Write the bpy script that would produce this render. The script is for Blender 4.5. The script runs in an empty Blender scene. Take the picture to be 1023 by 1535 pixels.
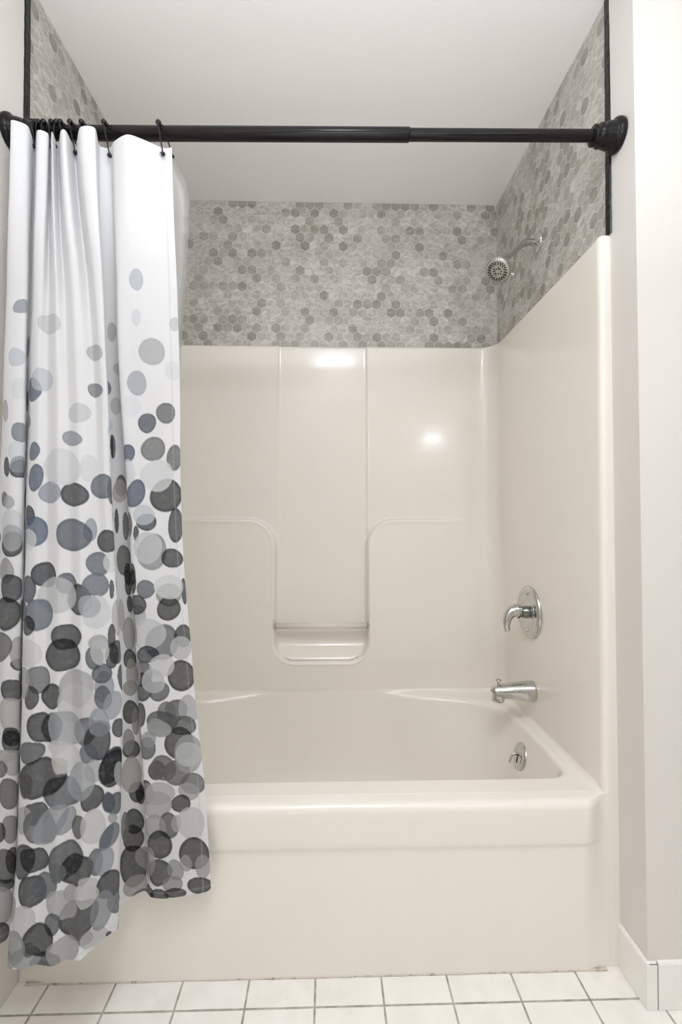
import bpy, bmesh, math, random
import numpy as np
from mathutils import Vector, Matrix
random.seed(7)
rng = np.random.default_rng(11)
D = bpy.data
COL = bpy.context.scene.collection
PI = math.pi

# ------------------------------------------------------------------ dimensions
FPX, IW, IH = 700.0, 1023.0, 1535.0        # focal length in pixels, frame size
CAM = np.array([0.0, 0.0, 1.115])
YAW, PITCH = math.radians(1.5), math.radians(0.75)
VPY = 782.0                                 # picture row of the horizon
SHIFT_PX = VPY - (IH / 2 + FPX * math.tan(PITCH))
YF = 1.167                                  # front plane of the alcove
YB = 1.96                                   # tiled back wall
XL, XR = -0.752, 0.717                      # tiled side walls
ZC = 2.466                                   # ceiling
ZTOP = 1.850                                # top of the moulded surround
ZRIM = 0.431                                # tub rim
XRF = 0.733                                 # right wall where it meets the floor (it leans a little)

_cy, _sy, _cp, _sp = math.cos(YAW), math.sin(YAW), math.cos(PITCH), math.sin(PITCH)
FWD = np.array([_sy * _cp, _cy * _cp, _sp]); RGT = np.array([_cy, -_sy, 0.0]); UPV = np.cross(RGT, FWD)

def ray(px, py):
    return FWD + RGT * ((px - IW / 2) / FPX) + UPV * ((IH / 2 + SHIFT_PX - py) / FPX)

def at(px, py, x=None, y=None, z=None):
    """the point of the place seen at a picture position, on a plane x=, y= or z="""
    d = ray(px, py)
    t = (x - CAM[0]) / d[0] if x is not None else (y - CAM[1]) / d[1] if y is not None else (z - CAM[2]) / d[2]
    return CAM + d * t

def proj(P):
    q = np.asarray(P, float) - CAM
    w = q @ FWD
    return IW / 2 + FPX * (q @ RGT) / w, IH / 2 + SHIFT_PX - FPX * (q @ UPV) / w, w

def sstep(a, b, x):
    t = np.clip((np.asarray(x, float) - a) / (b - a), 0, 1)
    return t * t * (3 - 2 * t)

# ------------------------------------------------------------------ materials
def srgb(r, g, b):
    f = lambda c: (c / 255 / 12.92) if c / 255 <= 0.04045 else ((c / 255 + 0.055) / 1.055) ** 2.4
    return (f(r), f(g), f(b), 1.0)

class NT:
    def __init__(s, name):
        s.m = D.materials.new(name); s.m.use_nodes = True
        s.t = s.m.node_tree; s.n = s.t.nodes; s.l = s.t.links
        s.b = s.n['Principled BSDF']; s.out = s.n['Material Output']
    def add(s, kind, **kw):
        n = s.n.new(kind)
        for k, v in kw.items(): setattr(n, k, v)
        return n
    def put(s, sock, v):
        if hasattr(v, 'is_linked') or isinstance(v, bpy.types.NodeSocket): s.l.new(v, sock)
        else: sock.default_value = v
    def math(s, op, a, b=0.0, c=0.0):
        n = s.add('ShaderNodeMath', operation=op)
        s.put(n.inputs[0], a); s.put(n.inputs[1], b)
        if op in ('MULTIPLY_ADD', 'SMOOTH_MIN', 'WRAP'): s.put(n.inputs[2], c)
        return n.outputs[0]
    def vmath(s, op, a, b=None, c=None):
        n = s.add('ShaderNodeVectorMath', operation=op)
        s.put(n.inputs[0], a)
        if b is not None: s.put(n.inputs[1], b)
        if c is not None: s.put(n.inputs[2], c)
        return n.outputs['Value'] if op in ('DOT_PRODUCT', 'LENGTH', 'DISTANCE') else n.outputs[0]
    def mapr(s, v, a, b, c=0.0, d=1.0, smooth=True):
        n = s.add('ShaderNodeMapRange'); n.interpolation_type = 'SMOOTHSTEP' if smooth else 'LINEAR'
        s.put(n.inputs[0], v)
        for i, q in enumerate((a, b, c, d)): n.inputs[i + 1].default_value = q
        return n.outputs[0]
    def mix(s, f, a, b, mode='MIX'):
        n = s.add('ShaderNodeMix', data_type='RGBA', blend_type=mode)
        s.put(n.inputs[0], f); s.put(n.inputs[6], a); s.put(n.inputs[7], b)
        return n.outputs[2]
    def noise(s, vec, scale, detail=3.0, rough=0.5, dist=0.0):
        n = s.add('ShaderNodeTexNoise'); s.put(n.inputs['Vector'], vec)
        n.inputs['Scale'].default_value = scale; n.inputs['Detail'].default_value = detail
        n.inputs['Roughness'].default_value = rough; n.inputs['Distortion'].default_value = dist
        return n.outputs['Fac']
    def obj(s): return s.add('ShaderNodeTexCoord').outputs['Object']
    def ramp(s, f, stops, interp='LINEAR'):
        n = s.add('ShaderNodeValToRGB'); s.put(n.inputs[0], f); cr = n.color_ramp; cr.interpolation = interp
        while len(cr.elements) > 1: cr.elements.remove(cr.elements[-1])
        cr.elements[0].position = stops[0][0]; cr.elements[0].color = stops[0][1]
        for p, c in stops[1:]:
            e = cr.elements.new(p); e.color = c
        return n.outputs[0]
    def bump(s, h, strength=0.2, dist=0.002):
        n = s.add('ShaderNodeBump'); s.put(n.inputs['Height'], h)
        n.inputs['Strength'].default_value = strength; n.inputs['Distance'].default_value = dist
        s.l.new(n.outputs[0], s.b.inputs['Normal'])
    def set(s, **kw):
        for k, v in kw.items(): s.put(s.b.inputs[k.replace('_', ' ')], v)
        return s.m

def simple(name, col, rough=0.5, metal=0.0, var=0.0, vscale=6.0, **kw):
    t = NT(name)
    c = col
    if var:
        f = t.noise(t.obj(), vscale, 4.0)
        dark = tuple(v * (1 - var) for v in col[:3]) + (1,)
        lite = tuple(min(1, v * (1 + var)) for v in col[:3]) + (1,)
        c = t.mix(t.mapr(f, 0.3, 0.7), dark, lite)
    return t.set(Base_Color=c, Roughness=rough, Metallic=metal, **kw)

def paint_mat(name, col):
    t = NT(name); o = t.obj()
    c = t.mix(t.mapr(t.noise(o, 1.7, 3), 0.3, 0.7), tuple(v * 0.985 for v in col[:3]) + (1,), col)
    t.bump(t.noise(o, 260, 3, 0.6), 0.08, 0.001)
    return t.set(Base_Color=c, Roughness=0.55)

WALLW = srgb(223, 219, 214)
m_wall = paint_mat('painted_drywall', WALLW)
m_ceil = paint_mat('ceiling_paint', srgb(244, 243, 241))

def acrylic(name, col, rough=0.21):
    t = NT(name); o = t.obj()
    c = t.mix(t.mapr(t.noise(o, 2.3, 4), 0.3, 0.7), tuple(v * 0.985 for v in col[:3]) + (1,), col)
    t.bump(t.noise(o, 9.0, 2, 0.4), 0.05, 0.003)
    return t.set(Base_Color=c, Roughness=rough, Coat_Weight=0.22, Coat_Roughness=0.10)

m_tub = acrylic('cream_gelcoat', srgb(239, 233, 225))
m_chrome = simple('polished_chrome', srgb(205, 205, 203), 0.09, 1.0)
m_satin = simple('satin_chrome', srgb(188, 188, 186), 0.22, 1.0)
m_black = simple('oil_rubbed_black', srgb(22, 20, 19), 0.24, 0.0, 0.12, 30, Specular_IOR_Level=0.22)
m_wire = simple('black_wire', srgb(22, 21, 22), 0.35, 0.3)
m_rubber = simple('dark_nozzle_rubber', srgb(58, 54, 48), 0.6)
m_caulk = NT('black_edge_strip')
_o = m_caulk.obj()
m_caulk.bump(m_caulk.noise(_o, 70, 4), 0.6, 0.004)
m_caulk = m_caulk.set(Base_Color=m_caulk.mix(m_caulk.mapr(m_caulk.noise(_o, 60, 4), 0.62, 0.72), srgb(16, 16, 18), srgb(48, 48, 48)), Roughness=0.32, Specular_IOR_Level=0.3)
m_bartube = NT('clear_acrylic_bar').set(Base_Color=srgb(246, 241, 232), Roughness=0.05, Transmission_Weight=0.35, IOR=1.2)

def hex_mat(name, axis):
    """marbled grey hexagons printed on vinyl; axis 0 = x runs across, 1 = y runs across"""
    t = NT(name); o = t.obj()
    sp = t.add('ShaderNodeSeparateXYZ'); t.l.new(o, sp.inputs[0])
    W = 0.0405
    cb = t.add('ShaderNodeCombineXYZ')
    t.l.new(t.math('DIVIDE', sp.outputs[axis], W), cb.inputs[0])
    t.l.new(t.math('DIVIDE', sp.outputs[2], W), cb.inputs[1])
    p = cb.outputs[0]
    S = (1.0, math.sqrt(3), 1.0); H = (0.5, math.sqrt(3) / 2, 0.5); N = tuple(-v for v in H)
    ga = t.vmath('WRAP', p, H, N)
    gb = t.vmath('WRAP', t.vmath('SUBTRACT', p, H), H, N)
    flat = (1.0, 1.0, 0.0)
    ga = t.vmath('MULTIPLY', ga, flat); gb = t.vmath('MULTIPLY', gb, flat)
    la = t.vmath('LENGTH', ga); lb = t.vmath('LENGTH', gb)
    pick = t.math('LESS_THAN', lb, la)
    mx = t.add('ShaderNodeMix', data_type='VECTOR')
    t.l.new(pick, mx.inputs[0]); t.l.new(ga, mx.inputs[4]); t.l.new(gb, mx.inputs[5])
    g = mx.outputs[1]
    cell = t.vmath('SNAP', t.vmath('ADD', t.vmath('SUBTRACT', p, g), (0.02, 0.02, 0.0)), (0.25, 0.25 * math.sqrt(3), 1.0))
    q = t.vmath('ABSOLUTE', g)
    sq = t.add('ShaderNodeSeparateXYZ'); t.l.new(q, sq.inputs[0])
    d = t.math('MAXIMUM', sq.outputs[0], t.vmath('DOT_PRODUCT', q, (0.5, math.sqrt(3) / 2, 0.0)))
    edge = t.math('SUBTRACT', 0.5, d)
    wn = t.add('ShaderNodeTexWhiteNoise', noise_dimensions='3D'); t.l.new(cell, wn.inputs['Vector'])
    rv = wn.outputs['Value']; rc = wn.outputs['Color']
    # tone of each tile, plus marbling that is cut differently in every tile
    tone = t.ramp(rv, [(0.0, srgb(130, 125, 116)), (0.14, srgb(141, 136, 127)), (0.26, srgb(160, 155, 146)), (0.45, srgb(176, 172, 163)),
                       (0.8, srgb(192, 189, 182)), (1.0, srgb(204, 202, 196))])
    off = t.vmath('MULTIPLY', rc, (7.0, 7.0, 7.0))
    mp = t.vmath('ADD', t.vmath('MULTIPLY', p, (0.9, 1.5, 1.0)), off)
    n1 = t.noise(mp, 1.3, 5, 0.6, 1.2)
    veins = t.mix(t.mapr(n1, 0.35, 0.72), srgb(150, 146, 138), srgb(230, 228, 222))
    col = t.mix(t.mapr(rv, 0.15, 0.5, 0.22, 0.48), tone, veins)
    big = t.noise(o, 3.0, 3)
    col = t.mix(t.mapr(big, 0.35, 0.7, 0.0, 0.18), col, srgb(205, 203, 198))
    grout = t.mapr(edge, 0.018, 0.038, 1.0, 0.0)
    col = t.mix(t.math('MULTIPLY', grout, 0.85), col, srgb(208, 205, 198))
    t.bump(t.mapr(edge, 0.0, 0.06), 0.12, 0.001)
    return t.set(Base_Color=col, Roughness=0.38)

m_hex_x = hex_mat('hexagon_vinyl_back', 0)
m_hex_y = hex_mat('hexagon_vinyl_side', 1)

def floor_mat():
    t = NT('white_floor_tile'); o = t.obj()
    sp = t.add('ShaderNodeSeparateXYZ'); t.l.new(o, sp.inputs[0])
    P = 0.1605
    X0, Y0 = 0.1285, 1.088
    fx = t.math('PINGPONG', t.math('SUBTRACT', sp.outputs[0], X0), P / 2)
    fy = t.math('PINGPONG', t.math('SUBTRACT', sp.outputs[1], Y0), P / 2)
    d = t.math('MINIMUM', fx, fy)
    wob = t.math('MULTIPLY', t.math('SUBTRACT', t.noise(o, 60, 2), 0.5), 0.0012)
    g = t.mapr(t.math('ADD', d, wob), 0.0018, 0.0030, 1.0, 0.0)
    tile = t.mix(t.mapr(t.noise(o, 14, 5), 0.35, 0.75), srgb(244, 241, 236), srgb(236, 233, 227))
    scuff = t.mapr(t.noise(o, 26, 5, 0.6, 0.6), 0.66, 0.74, 0.0, 0.25)
    tile = t.mix(scuff, tile, srgb(206, 201, 192))
    grout = t.mix(t.mapr(t.noise(o, 30, 3), 0.3, 0.7), srgb(150, 146, 137), srgb(186, 182, 172))
    t.bump(t.math('SUBTRACT', 1.0, g), 0.35, 0.002)
    return t.set(Base_Color=t.mix(g, tile, grout), Roughness=t.mix(g, (0.28, 0.28, 0.28, 1), (0.8, 0.8, 0.8, 1)))
m_floor = floor_mat()
m_base = simple('white_bullnose_tile', srgb(243, 241, 237), 0.16, 0, 0.01, 9)
m_grout = simple('grey_grout', srgb(150, 146, 138), 0.8, 0, 0.15, 60)

# ------------------------------------------------------------------ mesh helpers
def link_obj(name, me, mat, parent=None, smooth=True):
    o = D.objects.new(name, me); COL.objects.link(o)
    for m in (mat if isinstance(mat, (list, tuple)) else [mat]): me.materials.append(m)
    if smooth: me.polygons.foreach_set('use_smooth', [True] * len(me.polygons))
    if parent is not None: o.parent = parent
    return o

def np_mesh(name, V, F):
    me = D.meshes.new(name)
    V = np.asarray(V, np.float32).reshape(-1, 3); F = np.asarray(F, np.int32)
    k = F.shape[1]
    me.vertices.add(len(V)); me.vertices.foreach_set('co', V.ravel())
    me.loops.add(F.size); me.loops.foreach_set('vertex_index', F.ravel())
    me.polygons.add(len(F)); me.polygons.foreach_set('loop_start', np.arange(0, F.size, k, dtype=np.int32))
    me.update(calc_edges=True); me.validate()
    return me

def grid_faces(nr, nc, wrap=False, flip=False):
    r = np.arange(nr - 1)[:, None]; c = np.arange(nc if wrap else nc - 1)[None, :]
    c2 = (c + 1) % nc
    a, b, cc, d = r * nc + c, r * nc + c2, (r + 1) * nc + c2, (r + 1) * nc + c
    F = np.stack([a + 0 * b, b + 0 * a, cc, d], -1).reshape(-1, 4)
    return F[:, ::-1] if flip else F

def bm_obj(name, bm, mat, parent=None, smooth=True, bevel=0.0):
    if bevel:
        bmesh.ops.bevel(bm, geom=list(bm.edges), offset=bevel, segments=2, profile=0.6, affect='EDGES')
    bmesh.ops.recalc_face_normals(bm, faces=list(bm.faces))
    me = D.meshes.new(name); bm.to_mesh(me); bm.free()
    return link_obj(name, me, mat, parent, smooth)

def box(bm, x0, x1, y0, y1, z0, z1, mi=0):
    vs = [bm.verts.new((x, y, z)) for x in (x0, x1) for y in (y0, y1) for z in (z0, z1)]
    for f in ((0, 1, 3, 2), (4, 6, 7, 5), (0, 4, 5, 1), (2, 3, 7, 6), (0, 2, 6, 4), (1, 5, 7, 3)):
        bm.faces.new([vs[i] for i in f]).material_index = mi

def frame_of(d):
    d = Vector(d).normalized()
    u = d.cross(Vector((0, 0, 1)) if abs(d.z) < 0.9 else Vector((0, 1, 0))).normalized()
    return d, u, d.cross(u)

def lathe(bm, base, axis, prof, n=48):
    """prof: (distance along axis, radius)"""
    base = Vector(base); d, u, v = frame_of(axis); rings = []
    for h, r in prof:
        if r < 1e-6: rings.append([bm.verts.new(base + d * h)])
        else: rings.append([bm.verts.new(base + d * h + (u * math.cos(2 * PI * k / n) + v * math.sin(2 * PI * k / n)) * r) for k in range(n)])
    for a, b in zip(rings, rings[1:]):
        for k in range(n):
            q = [a[k % len(a)], a[(k + 1) % len(a)], b[(k + 1) % len(b)], b[k % len(b)]]
            q = list(dict.fromkeys(q))
            if len(q) > 2:
                try: bm.faces.new(q)
                except ValueError: pass

def crom(pts, n):
    """smooth curve through points (any dimension)"""
    p = np.asarray(pts, float); p = np.vstack([2 * p[0] - p[1], p, 2 * p[-1] - p[-2]]); out = []
    segs = len(p) - 3
    for i in range(segs):
        a, b, c, d = p[i:i + 4]
        for t in np.linspace(0, 1, n, endpoint=(i == segs - 1)):
            out.append(0.5 * (2 * b + (c - a) * t + (2 * a - 5 * b + 4 * c - d) * t * t + (3 * b - a - 3 * c + d) * t ** 3))
    return np.array(out)

def tube(bm, pts, rad, n=16, flat=None, caps=True):
    """tube along points; rad scalar or list; flat=(axis vector, factor) squashes the section"""
    P = [Vector(p) for p in pts]; m = len(P)
    R = [rad] * m if np.isscalar(rad) else list(rad)
    rings = []; up = None
    for i in range(m):
        t = (P[min(i + 1, m - 1)] - P[max(i - 1, 0)]).normalized()
        if up is None: _, u, v = frame_of(t)
        else:
            u = (up - t * up.dot(t)).normalized(); v = t.cross(u)
        up = u; ring = []
        for k in range(n):
            w = (u * math.cos(2 * PI * k / n) + v * math.sin(2 * PI * k / n)) * R[i]
            if flat is not None:
                a = Vector(flat[0]); w = w - a * w.dot(a) * (1 - flat[1])
            ring.append(bm.verts.new(P[i] + w))
        rings.append(ring)
    for a, b in zip(rings, rings[1:]):
        for k in range(n): bm.faces.new((a[k], a[(k + 1) % n], b[(k + 1) % n], b[k]))
    if caps:
        bm.faces.new(rings[0][::-1]); bm.faces.new(rings[-1])

def ball(bm, c, r, seg=12):
    bmesh.ops.create_uvsphere(bm, u_segments=seg, v_segments=max(6, seg * 2 // 3), radius=r, matrix=Matrix.Translation(Vector(c)))

def structure(o):
    o['kind'] = 'structure'; return o

def thing(name, label, cat, loc=(0, 0, 0), group=None):
    o = D.objects.new(name, None); COL.objects.link(o); o.location = loc
    o.empty_display_size = 0.05
    return tag(o, label, cat, group)

def tag(o, label, cat, group=None):
    o['label'] = label; o['category'] = cat
    if group: o['group'] = group
    return o

def settle(root):
    """children are modelled in place: give them local coordinates under their root"""
    off = Vector(root.location)
    for c in COL.objects:
        if c.type == 'MESH' and (c.parent is root or (c.parent and c.parent.parent is root)):
            c.data.transform(Matrix.Translation(-off))

# ------------------------------------------------------------------ the room
ROOM_Y0, ROOM_X1 = -1.25, 1.55
YCOR = 1.066                                # corner where the right wall turns towards the room
bm = bmesh.new(); box(bm, XL - 0.1, ROOM_X1 + 0.1, ROOM_Y0 - 0.1, YB + 0.1, -0.08, 0.0)
structure(bm_obj('floor', bm, m_floor, smooth=False))
bm = bmesh.new(); box(bm, XL - 0.1, ROOM_X1 + 0.1, ROOM_Y0 - 0.1, YB + 0.1, ZC, ZC + 0.08)
structure(bm_obj('ceiling', bm, m_ceil, smooth=False))
bm = bmesh.new(); box(bm, XL - 0.1, XR + 0.15, YB, YB + 0.1, 0, ZC)
structure(bm_obj('wall_back', bm, m_hex_x, smooth=False))
bm = bmesh.new()
box(bm, XL - 0.1, XL, YF + 0.002, YB, ZTOP - 0.05, ZC, 1); box(bm, XL - 0.1, XL, YF + 0.002, YB, 0, ZTOP - 0.05, 0); box(bm, XL - 0.1, XL, ROOM_Y0, YF + 0.002, 0, ZC, 0)
structure(bm_obj('wall_left', bm, [m_wall, m_hex_y], smooth=False))
# right wall: tiled inside the alcove, a short painted return, then a corner towards the room
bm = bmesh.new()
def leaning(bm, y0, y1, mi):
    vs = [bm.verts.new(c) for c in ((XRF, y0, 0), (XRF, y1, 0), (XR - 0.002, y1, ZC), (XR - 0.002, y0, ZC),
                                    (XR + 0.15, y0, 0), (XR + 0.15, y1, 0), (XR + 0.15, y1, ZC), (XR + 0.15, y0, ZC))]
    for f in ((0, 3, 2, 1), (4, 5, 6, 7), (0, 1, 5, 4), (3, 7, 6, 2), (0, 4, 7, 3), (1, 2, 6, 5)):
        bm.faces.new([vs[i] for i in f]).material_index = mi
box(bm, XR, XR + 0.15, YF + 0.004, YB, ZTOP - 0.05, ZC, 1); box(bm, XR, XR + 0.15, YF + 0.03, YB, 0, ZTOP - 0.05, 0)
leaning(bm, YCOR, YF + 0.004, 0); box(bm, XRF + 0.001, XR + 0.15, YF + 0.004, YF + 0.03, 0, ZTOP - 0.05, 0)
box(bm, XR + 0.15, ROOM_X1, YCOR, YCOR + 0.1, 0, ZC, 0)
structure(bm_obj('wall_right', bm, [m_wall, m_hex_y], smooth=False))
bm = bmesh.new(); box(bm, ROOM_X1, ROOM_X1 + 0.1, ROOM_Y0, YCOR + 0.1, 0, ZC)
structure(bm_obj('wall_side', bm, paint_mat('greige_paint_side', srgb(205, 202, 197)), smooth=False))
bm = bmesh.new(); box(bm, XL - 0.1, ROOM_X1 + 0.1, ROOM_Y0 - 0.1, ROOM_Y0, 0, ZC)
structure(bm_obj('wall_front', bm, paint_mat('greige_paint', srgb(192, 189, 184)), smooth=False))

# black strips that cover the cut edges of the vinyl
def strip(name, x, sgn, z0, z1):
    bm = bmesh.new(); n = 34; prev = None
    rr = random.Random(3 if sgn > 0 else 5)
    for i in range(n + 1):
        z = z0 + (z1 - z0) * i / n
        a = YF - 0.011 + rr.uniform(-0.0006, 0.0006); b = YF + 0.011 + rr.uniform(-0.0008, 0.0008)
        h = 0.0032 + rr.uniform(-0.0002, 0.0002)
        ring = [bm.verts.new(c) for c in ((x, a, z), (x - sgn * h, a + 0.002, z), (x - sgn * h, b - 0.002, z), (x, b, z))]
        if prev:
            for k in range(4): bm.faces.new((prev[k], prev[(k + 1) % 4], ring[(k + 1) % 4], ring[k]))
        else: bm.faces.new(ring)
        prev = ring
    bm.faces.new(prev[::-1])
    structure(bm_obj(name, bm, m_caulk, smooth=False))
strip('trim_1', XL, -1, ZTOP, ZC)
strip('trim_2', XR, 1, ZTOP, ZC)

# tiled skirting: one long piece on the return, a bullnose corner and the run along the facing wall
BH, BT = 0.108, 0.006
bm = bmesh.new()
def skirt(bm, p0, p1, nrm, h):
    """bullnose tile from p0 to p1 on a wall whose outward normal is nrm"""
    p0, p1, nrm = Vector(p0), Vector(p1), Vector(nrm)
    prof = [(0, 0), (BT, 0), (BT, h - 0.007), (BT - 0.002, h - 0.003), (BT - 0.005, h), (0, h)]
    ra = [bm.verts.new(p0 + nrm * a + Vector((0, 0, b))) for a, b in prof]
    rb = [bm.verts.new(p1 + nrm * a + Vector((0, 0, b))) for a, b in prof]
    for k in range(6): bm.faces.new((ra[k], ra[(k + 1) % 6], rb[(k + 1) % 6], rb[k]))
    bm.faces.new(ra[::-1]); bm.faces.new(rb)
wx = XRF - 0.001
skirt(bm, (wx, YF + 0.003, 0.001), (wx, YCOR + 0.0005, 0.001), (-1, 0, 0), BH)
skirt(bm, (wx - BT, YCOR, 0.001), (wx + 0.0185, YCOR, 0.001), (0, -1, 0), BH - 0.002)
skirt(bm, (wx + 0.0215, YCOR, 0.001), (wx + 0.174, YCOR, 0.001), (0, -1, 0), BH)
for k in range(5):
    skirt(bm, (wx + 0.176 + k * 0.155, YCOR, 0.001), (min(wx + 0.329 + k * 0.155, ROOM_X1), YCOR, 0.001), (0, -1, 0), BH)
sk = bm_obj('baseboard_right', bm, m_base, smooth=False); structure(sk)
bm = bmesh.new(); box(bm, wx + 0.001, ROOM_X1, YCOR - 0.005, YCOR + 0.001, 0, BH - 0.004)
box(bm, wx - 0.004, wx + 0.003, YCOR, YF, 0, BH - 0.004)
structure(bm_obj('trim_3', bm, m_grout, smooth=False))

# ------------------------------------------------------------------ bathtub with moulded surround
TX0, TX1 = XL + 0.022, XR - 0.024           # inner faces of the moulded side walls
TYB = 1.94                                  # inner face of the back panel
tub = thing('bathtub', 'glossy cream one-piece bathtub and moulded surround filling the tiled alcove', 'bathtub', (0, 1.55, 0))

NX0, NX1 = -0.217, 0.157                    # soap niche
NZ0, NZL = 0.556, 1.126                     # niche bottom, ledge height
def sdbox(x, z, x0, x1, z0, z1, r):
    qx = np.abs(x - (x0 + x1) / 2) - (x1 - x0) / 2 + r
    qz = np.abs(z - (z0 + z1) / 2) - (z1 - z0) / 2 + r
    return np.hypot(np.maximum(qx, 0), np.maximum(qz, 0)) + np.minimum(np.maximum(qx, qz), 0) - r
def back_disp(x, z):
    left = sdbox(x, z, -3, NX0, -1, NZL, 0.115)
    right = sdbox(x, z, NX1, 3, -1, NZL, 0.115)
    niche = sdbox(x, z, NX0, NX1, NZ0, 3, 0.08)
    a = np.maximum(np.maximum(-left, -right), np.minimum(niche, 0.85 - z))
    depth = 0.028 + (0.066 - 0.028) * np.clip((NZL - z) / (NZL - 0.56), 0, 1)
    w = 0.0075
    dd = depth * sstep(-w, w, a)
    # raised lip around the ledges and the niche
    dd = dd + 0.0022 * np.exp(-((a - 0.010) / 0.006) ** 2) * (z > NZ0 - 0.05)
    # cove where the niche floor meets its back
    infl = sstep(NZ0 + 0.075, NZ0 + 0.0, z) * (niche < 0.0)
    dd = np.maximum(dd, 0.050 * infl ** 1.6)
    c = sstep(0.47, 0.60, np.abs(x + 0.02))
    dd = dd * (1 - c) + c * 0.066 * sstep(1.26, 0.62, z)
    # centre panel is set back a little above the ledges
    cen = sdbox(x, z, NX0 + 0.006, NX1 + 0.002, 0.3, 3, 0.01)
    dd = dd - 0.0055 * sstep(0.004, -0.004, cen) * sstep(0.80, 1.0, z)
    dd = dd + 0.0018 * np.exp(-(cen / 0.006) ** 2) * (z > NZL - 0.05)
    # the top of the panel leans back in a soft curve
    dd = dd - 0.0035 * sstep(1.70, ZTOP + 0.16, z)
    return dd

def plan_path():
    pts = []                                # (x, y, nx, ny, flangeweight) walking left flange > back > right flange
    R, rb = 0.072, 0.016
    def arc(cx, cy, r, a0, a1, n, sgn):
        for a in np.linspace(a0, a1, n):
            pts.append((cx + r * math.cos(a), cy + r * math.sin(a), sgn * math.cos(a), sgn * math.sin(a)))
    # left: flange face, bullnose, side wall
    for x in np.linspace(XL + 0.001, TX0 - rb, 4): pts.append((x, YF, 0, -1))
    arc(TX0 - rb, YF + rb, rb, -PI / 2, 0, 10, 1)
    for y in np.linspace(YF + rb, TYB - R, 26)[1:-1]: pts.append((TX0, y, 1, 0))
    arc(TX0 + R, TYB - R, R, PI, PI / 2, 24, -1)
    for x in np.linspace(TX0 + R, TX1 - R, 430)[1:-1]: pts.append((x, TYB, 0, -1))
    arc(TX1 - R, TYB - R, R, PI / 2, 0, 24, -1)
    for y in np.linspace(TYB - R, YF + rb, 26)[1:-1]: pts.append((TX1, y, -1, 0))
    arc(TX1 + rb, YF + rb, rb, PI, 3 * PI / 2, 10, 1)
    for x in np.linspace(TX1 + rb, XR - 0.001, 4)[1:]: pts.append((x, YF, 0, -1))
    return np.array(pts)
path = plan_path()
zr = np.linspace(ZRIM - 0.03, ZTOP - 0.012, 470)
tx = 0.012
top = [(ZTOP - 0.012 + tx * math.sin(a), tx * (1 - math.cos(a))) for a in np.linspace(0, PI / 2, 7)[1:]] + [(ZTOP, 0.03)]
rows = []
for z in zr: rows.append((z, 0.0))
rows += top
n = len(path); V = np.zeros((len(rows), n, 3))
isback = (path[:, 1] > TYB - 0.0721) & (path[:, 0] > TX0 + 1e-6) & (path[:, 0] < TX1 - 1e-6)
for i, (z, inset) in enumerate(rows):
    dsp = back_disp(path[:, 0], np.full(n, min(z, ZTOP)))
    side = np.clip((path[:, 1] - (YF + 0.10)) / (TYB - 0.072 - YF - 0.10), 0, 1)
    dsp = np.where(isback, dsp, dsp * side)
    ins_ = np.where(path[:, 1] > YF + 0.02, inset, inset * 0.4)
    V[i, :, 0] = np.clip(path[:, 0] - path[:, 2] * ins_, XL + 0.0006, XR - 0.0006)
    V[i, :, 1] = path[:, 1] - path[:, 3] * ins_ - dsp
    V[i, -6:, 0] += (XRF - XR + 0.0015 - (XRF - XR + 0.002) * z / ZC) * sstep(TX1 + 0.01, XR - 0.001, path[-6:, 0])
    V[i, :, 2] = z
me = np_mesh('wall_panel', V, grid_faces(len(rows), n, flip=False))
link_obj('wall_panel', me, m_tub, tub)

# flanges that run down beside the apron to the floor
def flange(sgn):
    sel = path[:13] if sgn < 0 else path[-13:]
    zz = np.linspace(0.0, ZRIM + 0.05, 20)
    V = np.zeros((20, len(sel), 3)); V[:, :, 0] = sel[:, 0]; V[:, :, 1] = sel[:, 1]; V[:, :, 2] = zz[:, None]
    if sgn > 0: V[:, :, 0] += (XRF - XR + 0.0015 - (XRF - XR + 0.002) * zz / ZC)[:, None] * sstep(TX1 + 0.01, XR - 0.001, sel[:, 0])[None, :]
    V[:, :, 1] -= 0.0004
    link_obj('front_flange', np_mesh('front_flange', V, grid_faces(20, len(sel))), m_tub, tub)
flange(-1); flange(1)

# basin: loft of rounded rectangles
def rrect(x0, x1, y0, y1, rf, rb, bow=0.0, K=40, M=14):
    out = []
    def edge(a, b, k):
        for t in np.linspace(0, 1, k, endpoint=False): out.append((a[0] + (b[0] - a[0]) * t, a[1] + (b[1] - a[1]) * t))
    def arc(cx, cy, r, a0, a1):
        for a in np.linspace(a0, a1, M, endpoint=False): out.append((cx + r * math.cos(a), cy + r * math.sin(a)))
    edge((x0 + rf, y0), (x1 - rf, y0), K); arc(x1 - rf, y0 + rf, rf, -PI / 2, 0)
    edge((x1, y0 + rf), (x1, y1 - rb), K); arc(x1 - rb, y1 - rb, rb, 0, PI / 2)
    edge((x1 - rb, y1), (x0 + rb, y1), K); arc(x0 + rb, y1 - rb, rb, PI / 2, PI)
    edge((x0, y1 - rb), (x0, y0 + rf), K); arc(x0 + rf, y0 + rf, rf, PI, 3 * PI / 2)
    o = np.array(out)
    if bow:
        w = sstep(y1 - 0.25, y1, o[:, 1]); xm = (x0 + x1) / 2
        o[:, 1] += w * bow * (1 - sstep(0.10, 0.50, np.abs(o[:, 0] - xm)))
    return o
YRF = 1.175
TBW = TYB - 0.066                           # lower part of the back panel
rings = []
fr = 0.022
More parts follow.
